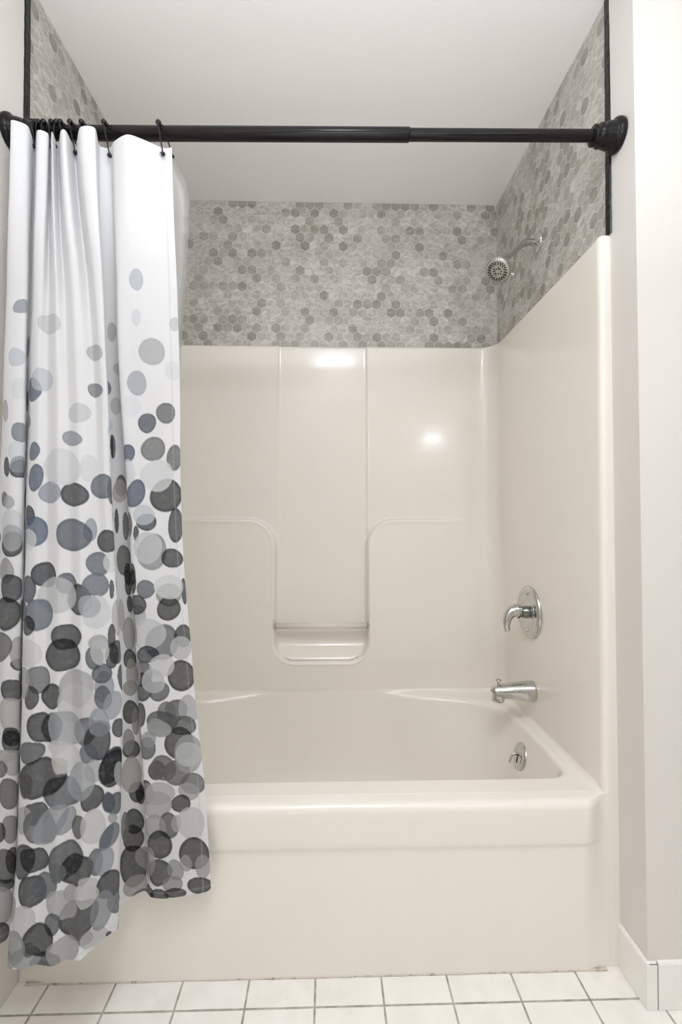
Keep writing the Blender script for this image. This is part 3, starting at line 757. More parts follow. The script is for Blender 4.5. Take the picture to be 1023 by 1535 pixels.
#BLOBS-BEGIN
BLOBS = [  # along cloth, down cloth, radii, turn, wobble, tone, tint, cover
(0.658,1.7418,0.0228,0.0182,0.2,1,78,3,0.93),(0.624,1.7384,0.023,0.0184,0.2,1,70,3,0.93),(0.488,1.7379,0.0278,0.0223,0.2,1,168,3,0.93),
(0.318,1.7418,0.0283,0.0226,0.2,1,62,3,0.93),(0.284,1.7281,0.0248,0.0199,0.2,1,168,3,0.93),(0.25,1.7341,0.0203,0.0162,0.2,1,168,3,0.93),
(0.216,1.7409,0.0292,0.0233,0.2,1,168,3,0.93),(0.182,1.738,0.0278,0.0222,0.2,1,70,3,0.93),(0.046,1.7364,0.0287,0.023,0.2,1,168,3,0.93),
(0.1991,0.9589,0.0197,0.0215,2.67,2.5,62,7,0.9),(0.5305,0.5724,0.0172,0.0174,2.39,0.2,140,8,0.9),(0.0581,1.6529,0.0163,0.0165,2.37,2.1,135,7,0.9),
(0.5058,1.2447,0.0175,0.0151,1.49,0.8,135,3,0.9),(0.0054,1.5137,0.0264,0.0218,2.14,2.5,110,7,0.9),(0.5985,1.392,0.0234,0.0252,2.85,2.9,200,1,0.9),
(0.1659,1.5795,0.016,0.0164,0.69,4.8,135,7,0.9),(0.0589,1.3935,0.0122,0.0129,0.06,5,110,3,0.9),(0.1912,0.6847,0.0291,0.03,1.94,5.8,205,2,0.9),
(0.6089,0.5573,0.0187,0.0201,2.43,2.1,180,4,0.9),(0.4713,1.654,0.0127,0.0109,0.14,3.8,75,4,0.9),(0.1475,1.1039,0.0128,0.0131,0.87,4.1,200,8,0.9),
(0.4868,1.4338,0.0158,0.0148,2.25,2,170,8,0.9),(0.169,0.888,0.0137,0.0129,1.23,1,75,2,0.9),(0.5057,0.8322,0.0245,0.0256,2.26,3.8,170,8,0.9),
(0.0003,1.1449,0.014,0.0141,0.51,6,110,0,0.9),(0.1892,1.2789,0.0141,0.0133,2.61,3.8,135,9,0.9),(0.0158,0.9286,0.0147,0.0123,1.21,5.7,215,4,0.9),
(0.034,0.9632,0.0188,0.0202,2.47,3,215,5,0.9),(0.2141,1.6841,0.0283,0.0286,1.94,5.7,215,3,0.9),(0.0042,1.5757,0.02,0.0184,2.9,0,110,2,0.9),
(0.228,1.5908,0.0178,0.0179,2.6,5.5,110,0,0.9),(0.6087,1.0443,0.0185,0.0184,0.5,2.3,215,4,0.9),(0.0701,0.9154,0.0122,0.0119,1.36,0.1,135,5,0.9),
(0.0293,0.8125,0.032,0.0335,2.5,0.3,200,1,0.9),(0.4996,1.0598,0.0188,0.0195,0.04,1.4,110,6,0.9),(0.4611,0.6852,0.0182,0.019,0.73,2.3,220,2,0.9),
(0.0478,1.6298,0.0129,0.011,2.44,1.9,215,9,0.9),(0.4622,1.7446,0.017,0.0179,2.05,0.7,215,1,0.9),(0.5981,1.0896,0.0261,0.0279,0.68,0.3,110,6,0.9),
(0.236,1.4252,0.0152,0.0138,2.04,4.7,170,4,0.9),(0.0362,1.0789,0.0221,0.0209,2.67,3.2,110,7,0.9),(0.4744,1.1655,0.0149,0.0149,0.74,5.7,215,3,0.9),
(0.6162,1.4266,0.0164,0.0146,2.6,2.8,215,2,0.9),(0.2075,1.4367,0.0192,0.0155,1.69,5.4,75,5,0.9),(0.0743,1.5489,0.0161,0.0165,0.69,3.3,110,1,0.9),
(0.0011,0.9919,0.0133,0.0129,0.81,5.1,200,7,0.9),(0.037,1.5294,0.0129,0.0131,1.08,1.7,200,5,0.9),(0.0374,1.591,0.0213,0.0199,0.15,0.5,215,3,0.9),
(0.6245,1.3677,0.0161,0.0168,2.08,5.3,135,2,0.9),(0.6113,0.9582,0.0255,0.0238,0.04,2.6,62,1,0.9),(0.5716,0.5229,0.0145,0.0155,0.83,4.6,205,4,0.9),
(0.0322,0.733,0.0203,0.0203,0.55,2.4,228,6,0.9),(0.473,0.8697,0.0248,0.025,1.44,3,170,9,0.9),(0.1805,0.7432,0.0261,0.0221,0.33,4,180,1,0.9),
(0.5163,1.1729,0.0142,0.0121,2.03,4.2,135,5,0.9),(0.1523,0.9453,0.0236,0.0204,1.48,3,215,0,0.9),(0.6001,0.6643,0.0212,0.0229,2.68,2.1,220,5,0.9),
(0.4816,1.4856,0.0131,0.0134,1.12,1.3,200,9,0.9),(0.1727,1.4208,0.0177,0.0149,0.56,4.9,170,0,0.9),(0.0054,1.2558,0.0214,0.0216,2.08,1,110,1,0.9),
(0.0623,1.2606,0.0281,0.0295,2.23,0,170,4,0.9),(0.1969,0.6101,0.027,0.0247,0.39,0.5,140,3,0.9),(0.1617,1.3601,0.0143,0.0147,0.99,1.9,75,3,0.9),
(0.0609,1.3333,0.0136,0.0147,1.02,0.5,200,2,0.9),(0.1912,1.6396,0.0208,0.0186,1.21,4.9,62,8,0.9),(0.5036,1.6599,0.0143,0.0129,2.33,3.5,110,1,0.9),
(0.162,1.6728,0.0178,0.0154,1.77,1.9,62,3,0.9),(0.4916,1.5492,0.0243,0.025,0.03,0.4,200,9,0.9),(0.1737,1.313,0.0285,0.0271,0.2,0.9,200,2,0.9),
(0.1925,1.1828,0.0193,0.0211,1.69,4.9,110,5,0.9),(0.4954,1.2946,0.0166,0.0159,1.01,2.8,170,6,0.9),(0.0502,0.7799,0.0137,0.014,2.17,4.2,205,1,0.9),
(0.4898,0.772,0.0241,0.0223,1.65,3.1,180,9,0.9),(0.1722,1.6104,0.0208,0.0187,0.78,1.2,170,3,0.9),(0.4632,0.7493,0.0157,0.0132,0.94,2.5,140,9,0.9),
(0.0418,1.1565,0.0149,0.016,1.91,0.6,135,7,0.9),(0.0311,1.5501,0.0126,0.0125,1.22,5.9,200,1,0.9),(0.5997,1.5936,0.0161,0.0172,2.56,3.1,215,8,0.9),
(0.2101,1.6145,0.0125,0.0128,0.69,3,215,7,0.9),(0.0584,1.4309,0.023,0.021,0.86,2.7,215,0,0.9),(0.1938,1.7162,0.0158,0.0148,1.34,1.5,170,2,0.9),
(0.063,1.1857,0.0238,0.0216,2.36,4.4,200,1,0.9),(0.185,1.5379,0.0185,0.017,1.62,5.3,62,6,0.9),(0.0506,1.1103,0.0142,0.0116,0.96,2,62,0,0.9),
(0.1515,0.591,0.0124,0.0106,2.04,0.3,228,5,0.9),(0.0471,1.6951,0.0229,0.0218,2.07,3.4,170,0,0.9),(0.4908,0.9141,0.019,0.0165,0.76,1.4,135,0,0.9),
(0.2018,0.49,0.025,0.0264,1.04,1.1,180,6,0.9),(0.5314,0.6575,0.0148,0.016,1.62,0.3,228,6,0.9),(0.0392,0.596,0.0253,0.0205,1.31,6,180,5,0.9),
(0.4814,1.1261,0.0219,0.0197,0.43,5.9,110,6,0.9),(0.201,1.5944,0.014,0.0141,1.96,5.9,62,7,0.9),(0.0719,1.358,0.0178,0.0147,2.94,2.1,110,1,0.9),
(0.0086,1.6345,0.0323,0.0281,1.49,1.8,62,1,0.9),(0.0263,1.0288,0.036,0.0389,2.66,3.9,215,6,0.9),(0.4902,1.2052,0.013,0.0141,2.18,0.7,215,2,0.9),
(0.6059,1.5273,0.016,0.0173,0.39,0.4,75,3,0.9),(0.2245,1.5133,0.0198,0.0216,2.79,1,62,9,0.9),(0.5958,1.278,0.0232,0.0188,1.62,4,215,2,0.9),
(0.613,0.745,0.0154,0.0156,1.18,4.3,220,4,0.9),(0.2283,1.3888,0.0242,0.0238,1.45,3.1,110,8,0.9),(0.4706,1.2565,0.0136,0.0116,1.33,4,75,8,0.9),
(0.0562,1.3037,0.0131,0.0137,0.83,5.4,215,6,0.9),(0.4771,1.0132,0.0289,0.0313,0.98,3.6,135,8,0.9),(0.158,1.7298,0.0166,0.0137,1.2,3.7,215,0,0.9),
(0.1497,1.2052,0.0197,0.0171,2.73,4.4,110,7,0.9),(0.2031,0.9201,0.0179,0.0149,2.47,3.9,110,2,0.9),(0.0291,0.852,0.0135,0.0125,2.48,4.7,215,0,0.9),
(0.5157,1.7273,0.0188,0.0196,1.96,4.5,62,3,0.9),(0.5156,1.6345,0.0134,0.0113,0.14,1.1,215,0,0.9),(0.1993,1.1253,0.036,0.0322,2.7,1.7,62,5,0.9),
(0.0739,1.7251,0.0171,0.0181,0.81,1.3,110,5,0.9),(0.5003,1.5156,0.0182,0.0194,1.2,2.8,200,2,0.9),(0.0066,0.6167,0.0191,0.0168,0.73,3.3,180,6,0.9),
(0.1842,0.5639,0.028,0.0298,2.7,2.4,220,9,0.9),(0.0122,1.4606,0.0338,0.035,0.25,3.7,135,7,0.9),(0.0095,1.1107,0.0273,0.0298,2.35,3.7,110,8,0.9),
(0.0209,1.2318,0.0134,0.0123,2.29,2.8,75,4,0.9),(0.2238,1.2622,0.0235,0.0188,2.38,2.3,110,1,0.9),(0.1767,0.8321,0.026,0.0235,1.76,5.6,135,0,0.9),
(0.2191,1.3354,0.0265,0.0272,1.06,2.7,215,6,0.9),(0.0119,1.3474,0.0347,0.0345,1.47,0.6,200,4,0.9),(0.6048,1.1827,0.024,0.0224,2.17,2.7,200,2,0.9),
(0.6034,1.4734,0.0137,0.0135,0.78,5.4,215,5,0.9),(0.4918,1.5999,0.0248,0.0245,0.27,2.9,135,5,0.9),(0.1653,1.2363,0.0156,0.0143,1.02,1.4,75,7,0.9),
(0.0047,1.6713,0.0142,0.0131,0.65,4.4,110,4,0.9),(0.4892,1.3687,0.0347,0.0314,0.98,2.7,135,1,0.9),(0.0159,0.8856,0.0222,0.0214,1.56,1.4,135,7,0.9),
(0.2256,0.9844,0.0137,0.0111,0.87,1.5,135,5,0.9),(0.0666,1.4767,0.0245,0.0202,0.64,5.9,110,7,0.9),(0.1835,1.4827,0.0359,0.0323,1.75,3.5,215,7,0.9),
(0.2286,1.299,0.0136,0.012,2.7,3.5,62,1,0.9),(0.1991,1.3708,0.0169,0.0164,1.72,1.7,75,3,0.9),(0.0263,0.6608,0.0151,0.0132,2.48,0,220,8,0.9),
(0.0102,1.7455,0.0349,0.0348,0.57,2.2,75,1,0.9),(0.1953,1.0671,0.0333,0.028,2.35,2.8,62,9,0.9),(0.1213,0.4143,0.0233,0.0156,2.78,5.1,165,8,0.86),
(0.3081,0.4486,0.0355,0.0242,-2.9,5.1,210,2,0.8),(0.423,0.5171,0.0201,0.0167,-2.49,3.2,195,3,0.86),(0.5569,0.4374,0.0251,0.0136,1.75,1.8,195,2,0.86),
(0.6812,0.3325,0.026,0.014,1.64,0.3,198,8,0.86),(0.68,0.4211,0.0204,0.0088,1.6,2.4,224,4,0.8),(0.7459,0.4297,0.0175,0.0083,1.65,2.6,202,2,0.8),
(0.7063,0.4968,0.0312,0.0231,1.71,0.3,190,1,0.86),(0.6753,0.5693,0.0288,0.0199,1.73,0.3,188,5,0.86),(0.7409,0.5384,0.0217,0.0126,1.68,6.3,232,2,0.8),
(0.4193,0.5993,0.0172,0.0158,-2.76,4.1,150,3,0.86),(0.2582,0.5955,0.0303,0.0258,-2.54,1.5,140,14,0.93),(0.2848,0.5743,0.0336,0.0253,3.14,2.7,207,6,0.8),
(0.3804,0.6507,0.027,0.0219,3.13,6.1,210,2,0.8),(0.5567,0.6118,0.0209,0.0146,1.81,5.7,198,2,0.86),(0.7268,0.6358,0.0235,0.0177,1.67,5.3,128,1,0.93),
(0.6907,0.6593,0.0236,0.0177,1.74,2.5,105,10,0.93),(0.1097,0.5283,0.0221,0.0213,2.64,3.1,207,6,0.8),(0.1196,0.5965,0.0232,0.0196,1.85,4.3,233,2,0.8),
(0.1243,0.6919,0.0231,0.0203,0.98,0.4,150,8,0.86),(0.3646,0.7058,0.0238,0.0167,-2.98,3.5,152,6,0.86),(0.6614,0.6227,0.0256,0.0185,1.78,1.7,236,3,0.8),
(0.0791,0.6442,0.0241,0.0122,1.47,5.5,185,3,0.86),(0.2371,0.6636,0.0174,0.0127,0.92,0.4,165,6,0.86),(0.2677,0.7326,0.0204,0.017,1.79,4.3,128,14,0.93),
(0.2731,0.7895,0.0293,0.0195,1.79,5.5,122,16,0.93),(0.1168,0.7328,0.0218,0.0203,1.46,1.4,226,3,0.8),(0.1245,0.7708,0.0209,0.0203,-2.95,5.6,75,8,0.93),
(0.1226,0.7615,0.0198,0.0184,3.11,5.5,168,6,0.86),(0.0929,0.7661,0.0217,0.0093,1.46,0.1,75,5,0.93),(0.4001,0.7688,0.0285,0.0182,1.63,4.5,229,2,0.8),
(0.3111,0.8208,0.0286,0.0242,-3.07,0,165,8,0.86),(0.3683,0.8259,0.0306,0.0259,3.11,3.2,88,7,0.93),(0.3381,0.7676,0.0491,0.039,-3.1,2.8,224,2,0.8),
(0.448,0.8188,0.0291,0.0093,1.59,1.3,130,4,0.93),(0.4295,0.8085,0.0282,0.0263,2.35,2,132,8,0.93),(0.5439,0.7087,0.027,0.0071,1.6,5.1,110,3,0.93),
(0.0901,0.8348,0.0166,0.0097,1.46,2,140,3,0.93),(0.103,0.842,0.0154,0.0133,1.4,0.9,190,4,0.86),(0.1094,0.8909,0.0337,0.0274,1.52,4.4,222,2,0.8),
(0.1102,0.9307,0.0271,0.0244,1.45,2.8,70,3,0.93),(0.1099,0.9167,0.0273,0.0245,1.47,5,190,2,0.86),(0.2576,0.8698,0.0226,0.0165,1.49,1.5,70,8,0.93),
(0.2708,0.9027,0.0323,0.0307,-3.04,2,128,18,0.93),(0.2557,0.9201,0.0239,0.0228,-2.61,5,226,3,0.8),(0.3998,0.9006,0.0246,0.0132,1.6,3.2,168,10,0.86),
(0.3646,0.9108,0.0378,0.035,3.01,3.2,120,10,0.93),(0.4351,0.9243,0.025,0.0231,1.84,1.5,68,4,0.93),(0.4138,0.9713,0.025,0.024,1.79,0.1,138,9,0.93),
(0.4404,0.9693,0.0211,0.0175,1.7,5.9,225,2,0.8),(0.0999,0.986,0.0275,0.0183,1.52,0.5,165,0,0.86),(0.3488,1.0116,0.0224,0.0218,0.95,5.3,118,8,0.93),
(0.2973,0.9937,0.0313,0.0256,-3.09,2.3,75,9,0.93),(0.3747,1.0442,0.0318,0.0259,1.61,6,88,4,0.93),(0.3255,1.0354,0.0443,0.0366,2.98,2.5,206,2,0.8),
(0.4089,1.0146,0.0253,0.025,-2.41,5.9,148,9,0.93),(0.4087,1.071,0.0336,0.0265,1.54,3.5,222,2,0.8),(0.3949,1.0581,0.0242,0.02,1.32,1.5,192,4,0.86),
(0.2603,1.0229,0.0271,0.0214,1.44,4.7,104,9,0.93),(0.1122,1.0217,0.0289,0.0249,1.27,4.2,98,0,0.93),(0.1056,1.0739,0.0341,0.0285,1.42,4.3,58,0,0.93),
(0.0835,1.0783,0.0279,0.026,2.58,2.9,150,0,0.86),(0.2857,1.0749,0.0333,0.0314,-2.65,1.4,142,10,0.93),(0.2644,1.0973,0.0197,0.016,1.62,4,78,9,0.93),
(0.1382,1.0712,0.0244,0.008,1.46,0.7,122,2,0.93),(0.2483,1.0671,0.0238,0.0107,1.43,4.4,122,2,0.93),(0.347,1.1192,0.0337,0.0268,3.02,4,98,4,0.93),
(0.3382,1.156,0.041,0.0324,2.9,2.4,66,3,0.93),(0.1368,1.1605,0.0217,0.0086,1.5,5,220,1,0.8),(0.2665,1.1529,0.0283,0.026,2.19,1.2,220,1,0.8),
(0.1307,1.1818,0.0154,0.0109,-2.36,2.5,72,0,0.93),(0.1303,1.1566,0.034,0.0141,1.49,5,178,0,0.86),(0.0949,1.1425,0.0315,0.0251,1.6,2.4,138,0,0.93),
(0.2868,1.2044,0.027,0.025,1.16,4.5,142,4,0.93),(0.2737,1.2402,0.0234,0.0148,1.62,3.9,98,3,0.93),(0.1219,1.2324,0.0247,0.0207,0.9,5.9,78,0,0.93),
(0.3161,1.2375,0.0263,0.0246,2.42,6.2,70,3,0.93),(0.1184,1.2827,0.036,0.0225,1.4,4.6,195,-3,0.86),(0.367,1.2214,0.0377,0.0342,1.75,5.1,187,1,0.86),
(0.3685,1.2544,0.0423,0.0372,1.52,1,208,1,0.8),(0.4019,1.1626,0.0235,0.0162,1.53,4.5,108,4,0.93),(0.4107,1.1319,0.018,0.0156,-3.03,5.3,178,2,0.86),
(0.433,1.1616,0.027,0.0114,1.58,2.5,82,4,0.93),(0.4178,1.2226,0.0315,0.0178,1.54,3.5,165,8,0.86),(0.4147,1.1952,0.0205,0.0186,1.27,3,112,5,0.93),
(0.4155,1.2445,0.0247,0.0157,1.51,6,118,5,0.93),(0.412,1.1511,0.0269,0.0164,1.58,2,206,1,0.8),(0.3165,1.2988,0.0308,0.0234,1.65,2.5,122,5,0.93),
(0.2957,1.2993,0.0329,0.027,0.9,0,72,5,0.93),(0.3818,1.306,0.0277,0.0217,1.51,2.6,125,3,0.93),(0.3436,1.3016,0.0391,0.0341,-2.75,4,178,3,0.86),
(0.4083,1.2923,0.0276,0.0181,1.48,5.9,168,6,0.86),(0.1198,1.3277,0.0207,0.014,1.27,5.8,62,0,0.93),(0.256,1.2126,0.0337,0.0138,1.62,2.1,188,0,0.86),
(0.2737,1.3466,0.0272,0.0211,2.89,6.2,102,5,0.93),(0.3278,1.3353,0.021,0.0128,-3.13,1.2,208,0,0.8),(0.4057,1.3294,0.0364,0.0241,1.56,5.2,78,5,0.93),
(0.4092,1.3042,0.0197,0.0151,-2.8,1,152,4,0.86),(0.3894,1.3501,0.0197,0.0158,1.02,2.6,120,5,0.93),(0.3379,1.4222,0.0417,0.0305,-3.01,0.5,116,5,0.93),
(0.2981,1.3942,0.0498,0.0381,2.88,5.4,70,2,0.93),(0.2674,1.4087,0.0238,0.0154,1.7,5.2,112,1,0.93),(0.348,1.3599,0.0321,0.0274,-2.43,0.9,212,0,0.8),
(0.3344,1.3706,0.0161,0.0137,1.04,3.3,200,-2,0.8),(0.3954,1.437,0.026,0.0193,1.71,1.6,68,2,0.93),(0.3995,1.3866,0.0224,0.0157,1.28,3.1,192,0,0.86),
(0.3745,1.4028,0.0377,0.0263,1.6,3.5,180,4,0.86),(0.4295,1.384,0.0374,0.0219,1.83,0.7,62,6,0.93),(0.411,1.3936,0.0198,0.0059,1.57,5.4,168,4,0.86),
(0.2902,1.4603,0.025,0.0207,-2.69,1.8,78,3,0.93),(0.2634,1.4749,0.0288,0.0182,1.84,2.8,190,0,0.86),(0.2986,1.4854,0.0356,0.032,1.33,0.4,132,3,0.93),
(0.3166,1.4817,0.046,0.0242,2.25,0,174,4,0.86),(0.3485,1.4769,0.0281,0.0151,2.06,1.2,158,5,0.86),(0.3705,1.4895,0.0243,0.0146,1.66,2.2,112,2,0.93),
(0.3969,1.4944,0.0347,0.0218,1.52,5.8,208,0,0.8),(0.4194,1.5269,0.0247,0.0128,1.95,5.6,132,7,0.93),(0.4239,1.456,0.0217,0.0118,1.36,3,98,7,0.93),
(0.2653,1.5516,0.0351,0.0225,1.78,2.9,98,5,0.93),(0.2874,1.5473,0.0269,0.0235,-2.87,4.2,70,3,0.93),(0.3467,1.5513,0.0373,0.0347,2.22,5.4,102,5,0.93),
(0.3671,1.5734,0.0335,0.0294,1.24,2.1,64,1,0.93),(0.4005,1.5676,0.0279,0.0129,1.5,5,128,5,0.93),(0.4172,1.5763,0.0317,0.0175,1.5,2.5,168,7,0.86),
(0.2867,1.6058,0.0294,0.0252,1.28,3.7,70,3,0.93),(0.3094,1.5972,0.0253,0.0247,2.07,4.6,128,5,0.93),(0.3322,1.5732,0.0195,0.0149,1.24,3.2,138,3,0.93),
(0.3588,1.6186,0.0172,0.015,1.26,4.4,168,0,0.86),(0.3928,1.6173,0.0314,0.0159,1.07,4.4,208,0,0.8),(0.428,1.6325,0.0348,0.0237,1.21,0,76,7,0.93),
(0.1203,1.3382,0.025,0.0157,1.32,0.2,60,0,0.93),(0.1083,1.3662,0.0256,0.0135,-3.04,0.9,180,-2,0.86),(0.1236,1.3843,0.0256,0.0151,1.35,1.3,185,-3,0.86),
(0.1043,1.3918,0.0178,0.0106,1.54,1.3,130,0,0.93),(0.1175,1.4442,0.0339,0.0184,1.42,0.3,120,-2,0.93),(0.1221,1.5183,0.0314,0.0154,1.44,1.4,150,-3,0.86),
(0.1031,1.521,0.0206,0.0109,1.55,3.8,82,0,0.93),(0.115,1.593,0.0381,0.0228,1.3,5.6,108,-2,0.93),(0.1268,1.5852,0.0298,0.0115,1.43,2.2,98,-2,0.93),
(0.1089,1.6304,0.0312,0.0119,-2.91,2.3,72,0,0.93),(0.2753,1.6623,0.0329,0.02,1.43,2.6,202,0,0.8),(0.374,1.6686,0.0386,0.0361,1.2,4.3,68,3,0.93),
(0.3418,1.6359,0.0342,0.0248,0.83,4.9,187,0,0.86),(0.3859,1.6276,0.0269,0.0187,1.02,5.9,212,0,0.8),(0.3273,1.6681,0.0221,0.0152,1.44,2.4,118,3,0.93),
(0.3055,1.6977,0.0311,0.0281,1.48,4.5,72,2,0.93),(0.2875,1.7134,0.0155,0.0074,1.34,2.2,104,1,0.93),(0.3848,1.7076,0.0227,0.0106,0.98,5.2,132,0,0.93),
(0.3495,1.724,0.0316,0.0262,3.01,1.5,178,0,0.86),(0.4036,1.7251,0.0294,0.0163,0.83,5.5,200,0,0.8),(0.4409,1.679,0.0306,0.0153,1.26,3.2,132,4,0.93),
(0.4156,1.6791,0.0404,0.0219,1.53,4.6,158,5,0.86),(0.1116,1.6735,0.0409,0.0253,1.34,3.4,168,-3,0.86),(0.2511,1.6444,0.0248,0.0088,1.66,2,168,-3,0.86),
(0.1146,1.7269,0.0229,0.0163,1.2,3.1,72,-2,0.93),(0.2645,1.7076,0.0314,0.0192,1.54,0.3,152,0,0.86),(0.4294,1.7427,0.006,0.0048,-2.44,0.3,64,0,0.93),
(0.6994,0.7183,0.0285,0.0244,1.85,3.3,145,1,0.93),(0.7405,0.7376,0.0303,0.0146,1.61,3,122,0,0.93),(0.6464,0.7288,0.0198,0.0156,1.8,5.2,110,16,0.93),
(0.6441,0.7693,0.0265,0.0152,1.63,0.1,226,4,0.8),(0.7206,0.8239,0.0386,0.0343,1.84,3.5,74,-1,0.93),(0.7039,0.7785,0.0376,0.0332,1.89,3.1,226,2,0.8),
(0.6557,0.8199,0.0328,0.0199,1.91,3.8,118,16,0.93),(0.5414,0.7083,0.027,0.0043,1.59,4.6,100,2,0.93),(0.5585,0.799,0.0255,0.0136,1.65,3.3,108,-3,0.93),
(0.5549,0.8121,0.027,0.0175,1.68,3.5,188,-4,0.86),(0.4509,0.8223,0.0281,0.0058,1.57,3.1,140,0,0.93),(0.6754,0.8843,0.021,0.0198,2.6,3.9,98,9,0.93),
(0.6704,0.8679,0.0242,0.0217,1.86,1.6,208,6,0.8),(0.7385,0.8924,0.0397,0.0173,1.6,3.5,98,6,0.93),(0.564,0.8934,0.0321,0.0076,1.59,4.2,122,-2,0.93),
(0.6374,0.8896,0.0291,0.0075,1.59,1.2,122,-2,0.93),(0.5437,0.882,0.0286,0.005,1.61,6.2,62,2,0.93),(0.6523,0.9094,0.0173,0.0058,1.63,4.7,92,4,0.93),
(0.6841,0.952,0.0416,0.0312,1.9,6,152,3,0.86),(0.675,0.942,0.0377,0.0285,1.66,1.9,212,2,0.8),(0.7262,0.9668,0.0252,0.0223,2.97,2.8,88,-1,0.93),
(0.5551,0.9717,0.0362,0.0156,1.61,1.6,128,-2,0.93),(0.5628,1.006,0.0264,0.0083,1.61,0.3,64,-2,0.93),(0.6389,1.0009,0.0249,0.0092,1.59,0.1,64,-2,0.93),
(0.6666,1.0357,0.022,0.0182,1.63,1.6,132,7,0.93),(0.7475,1.0431,0.03,0.0068,1.6,5.4,78,10,0.93),(0.7135,1.0498,0.0287,0.0253,2.99,1,152,1,0.86),
(0.7109,1.0816,0.0276,0.0254,1.87,4.3,78,-1,0.93),(0.7151,1.0323,0.0331,0.0267,3.09,1.6,224,2,0.8),(0.6469,1.0928,0.0236,0.0178,1.67,0.4,192,3,0.86),
(0.6475,1.0702,0.0234,0.0185,1.64,1.2,94,7,0.93),(0.5637,1.0745,0.0188,0.007,1.56,4.3,70,-2,0.93),(0.5629,1.026,0.0293,0.0083,1.58,3.2,68,-2,0.93),
(0.639,1.019,0.0278,0.0093,1.58,3.5,68,-2,0.93),(0.6925,1.1581,0.0415,0.0322,1.64,2.9,132,2,0.93),(0.6649,1.1379,0.0376,0.0341,1.73,1.7,210,2,0.8),
(0.7359,1.1459,0.0268,0.0198,1.63,3.1,94,5,0.93),(0.6622,1.1845,0.0227,0.0202,-2.98,5.8,94,8,0.93),(0.7268,1.2371,0.0373,0.0287,1.57,1.3,68,-2,0.93),
(0.7294,1.1733,0.0269,0.0242,1.69,4.6,196,2,0.86),(0.6501,1.2271,0.0304,0.0209,1.64,1.6,112,6,0.93),(0.6505,1.2574,0.0342,0.02,1.64,1.2,98,6,0.93),
(0.6806,1.2691,0.0237,0.0191,1.59,2,114,2,0.93),(0.6894,1.2113,0.0262,0.0232,2.07,0.6,214,1,0.8),(0.6706,1.2458,0.0275,0.0224,1.55,5.9,202,2,0.8),
(0.4471,1.0854,0.0395,0.0107,1.56,2.3,195,-2,0.86),(0.5431,1.0975,0.0388,0.0072,1.58,1.1,195,-2,0.86),(0.5574,1.1424,0.0393,0.0137,1.59,0,172,-4,0.86),
(0.6367,1.1319,0.0292,0.0067,1.59,0.4,172,-4,0.86),(0.4384,1.025,0.0207,0.0042,1.6,1.4,62,0,0.93),(0.4344,1.1231,0.0272,0.0065,1.6,2.6,62,0,0.93),
(0.442,1.1558,0.0246,0.0123,1.59,3.8,92,3,0.93),(0.5559,1.2,0.0229,0.0146,1.49,6.2,58,0,0.93),(0.4496,1.2111,0.0279,0.0083,1.51,5.6,98,2,0.93),
(0.5543,1.2656,0.0197,0.015,1.03,1.5,152,-2,0.86),(0.5587,1.2344,0.0344,0.013,1.53,3.9,168,-4,0.86),(0.6381,1.225,0.0298,0.0089,1.6,5.8,168,-4,0.86),
(0.5541,1.3206,0.0286,0.0169,1.4,0.6,58,-2,0.93),(0.641,1.3186,0.0266,0.0126,1.62,5.4,72,1,0.93),(0.5637,1.3447,0.0314,0.008,1.56,2.5,152,-3,0.86),
(0.6362,1.331,0.0251,0.0068,1.59,4.9,152,-3,0.86),(0.7114,1.3141,0.0253,0.021,1.56,2,102,1,0.93),(0.6926,1.3203,0.0265,0.0178,1.61,3.9,138,1,0.93),
(0.683,1.3374,0.0297,0.0227,-3.05,3.2,108,1,0.93),(0.7356,1.3148,0.0334,0.0205,1.57,0.7,188,2,0.86),(0.6743,1.3519,0.0222,0.0188,0.93,4.8,172,1,0.86),
(0.7203,1.3507,0.028,0.0228,-2.95,5.2,112,1,0.93),(0.443,1.3125,0.0207,0.0121,1.3,3,88,6,0.93),(0.432,1.2624,0.0294,0.016,1.62,2.4,172,6,0.86),
(0.713,1.392,0.0384,0.0283,1.6,6,80,0,0.93),(0.678,1.356,0.0225,0.0176,-3.03,2.4,176,1,0.86),(0.6499,1.3961,0.025,0.0206,1.63,5.5,112,2,0.93),
(0.6559,1.3762,0.0191,0.0152,1.45,2.6,168,2,0.86),(0.6668,1.4494,0.0233,0.0161,1.57,2.4,62,0,0.93),(0.7026,1.4579,0.0311,0.023,1.56,2.3,120,0,0.93),
(0.6791,1.4455,0.0303,0.0232,1.57,0.4,128,0,0.93),(0.7277,1.4166,0.0464,0.0262,1.63,1.7,172,1,0.86),(0.7277,1.4181,0.0295,0.0245,1.54,1.4,202,2,0.8),
(0.731,1.4872,0.026,0.0224,1.36,0.4,132,1,0.93),(0.7216,1.5043,0.0216,0.0173,0.87,3.4,176,0,0.86),(0.7069,1.5308,0.0207,0.017,1.41,2.8,78,0,0.93),
(0.5677,1.5117,0.0281,0.0076,1.51,0.2,78,0,0.93),(0.642,1.4964,0.03,0.0154,1.6,1,78,0,0.93),(0.6438,1.4996,0.0248,0.0172,1.6,5.8,152,1,0.86),
(0.6692,1.5033,0.0293,0.0265,0.85,0.8,192,-1,0.86),(0.6615,1.5282,0.0327,0.0293,-2.61,2.4,182,-1,0.86),(0.6839,1.5793,0.0303,0.0176,1.57,6,108,1,0.93),
(0.6555,1.579,0.0296,0.0238,1.58,0.7,172,-1,0.86),(0.6976,1.5758,0.0204,0.0084,1.58,2.6,185,0,0.86),(0.723,1.5779,0.0372,0.0253,1.52,5,205,0,0.8),
(0.6634,1.6207,0.0331,0.0261,1.54,0.1,72,0,0.93),(0.7262,1.6498,0.0393,0.026,1.47,0.4,72,-1,0.93),(0.7107,1.6701,0.0194,0.0104,1.54,5.9,176,-1,0.86),
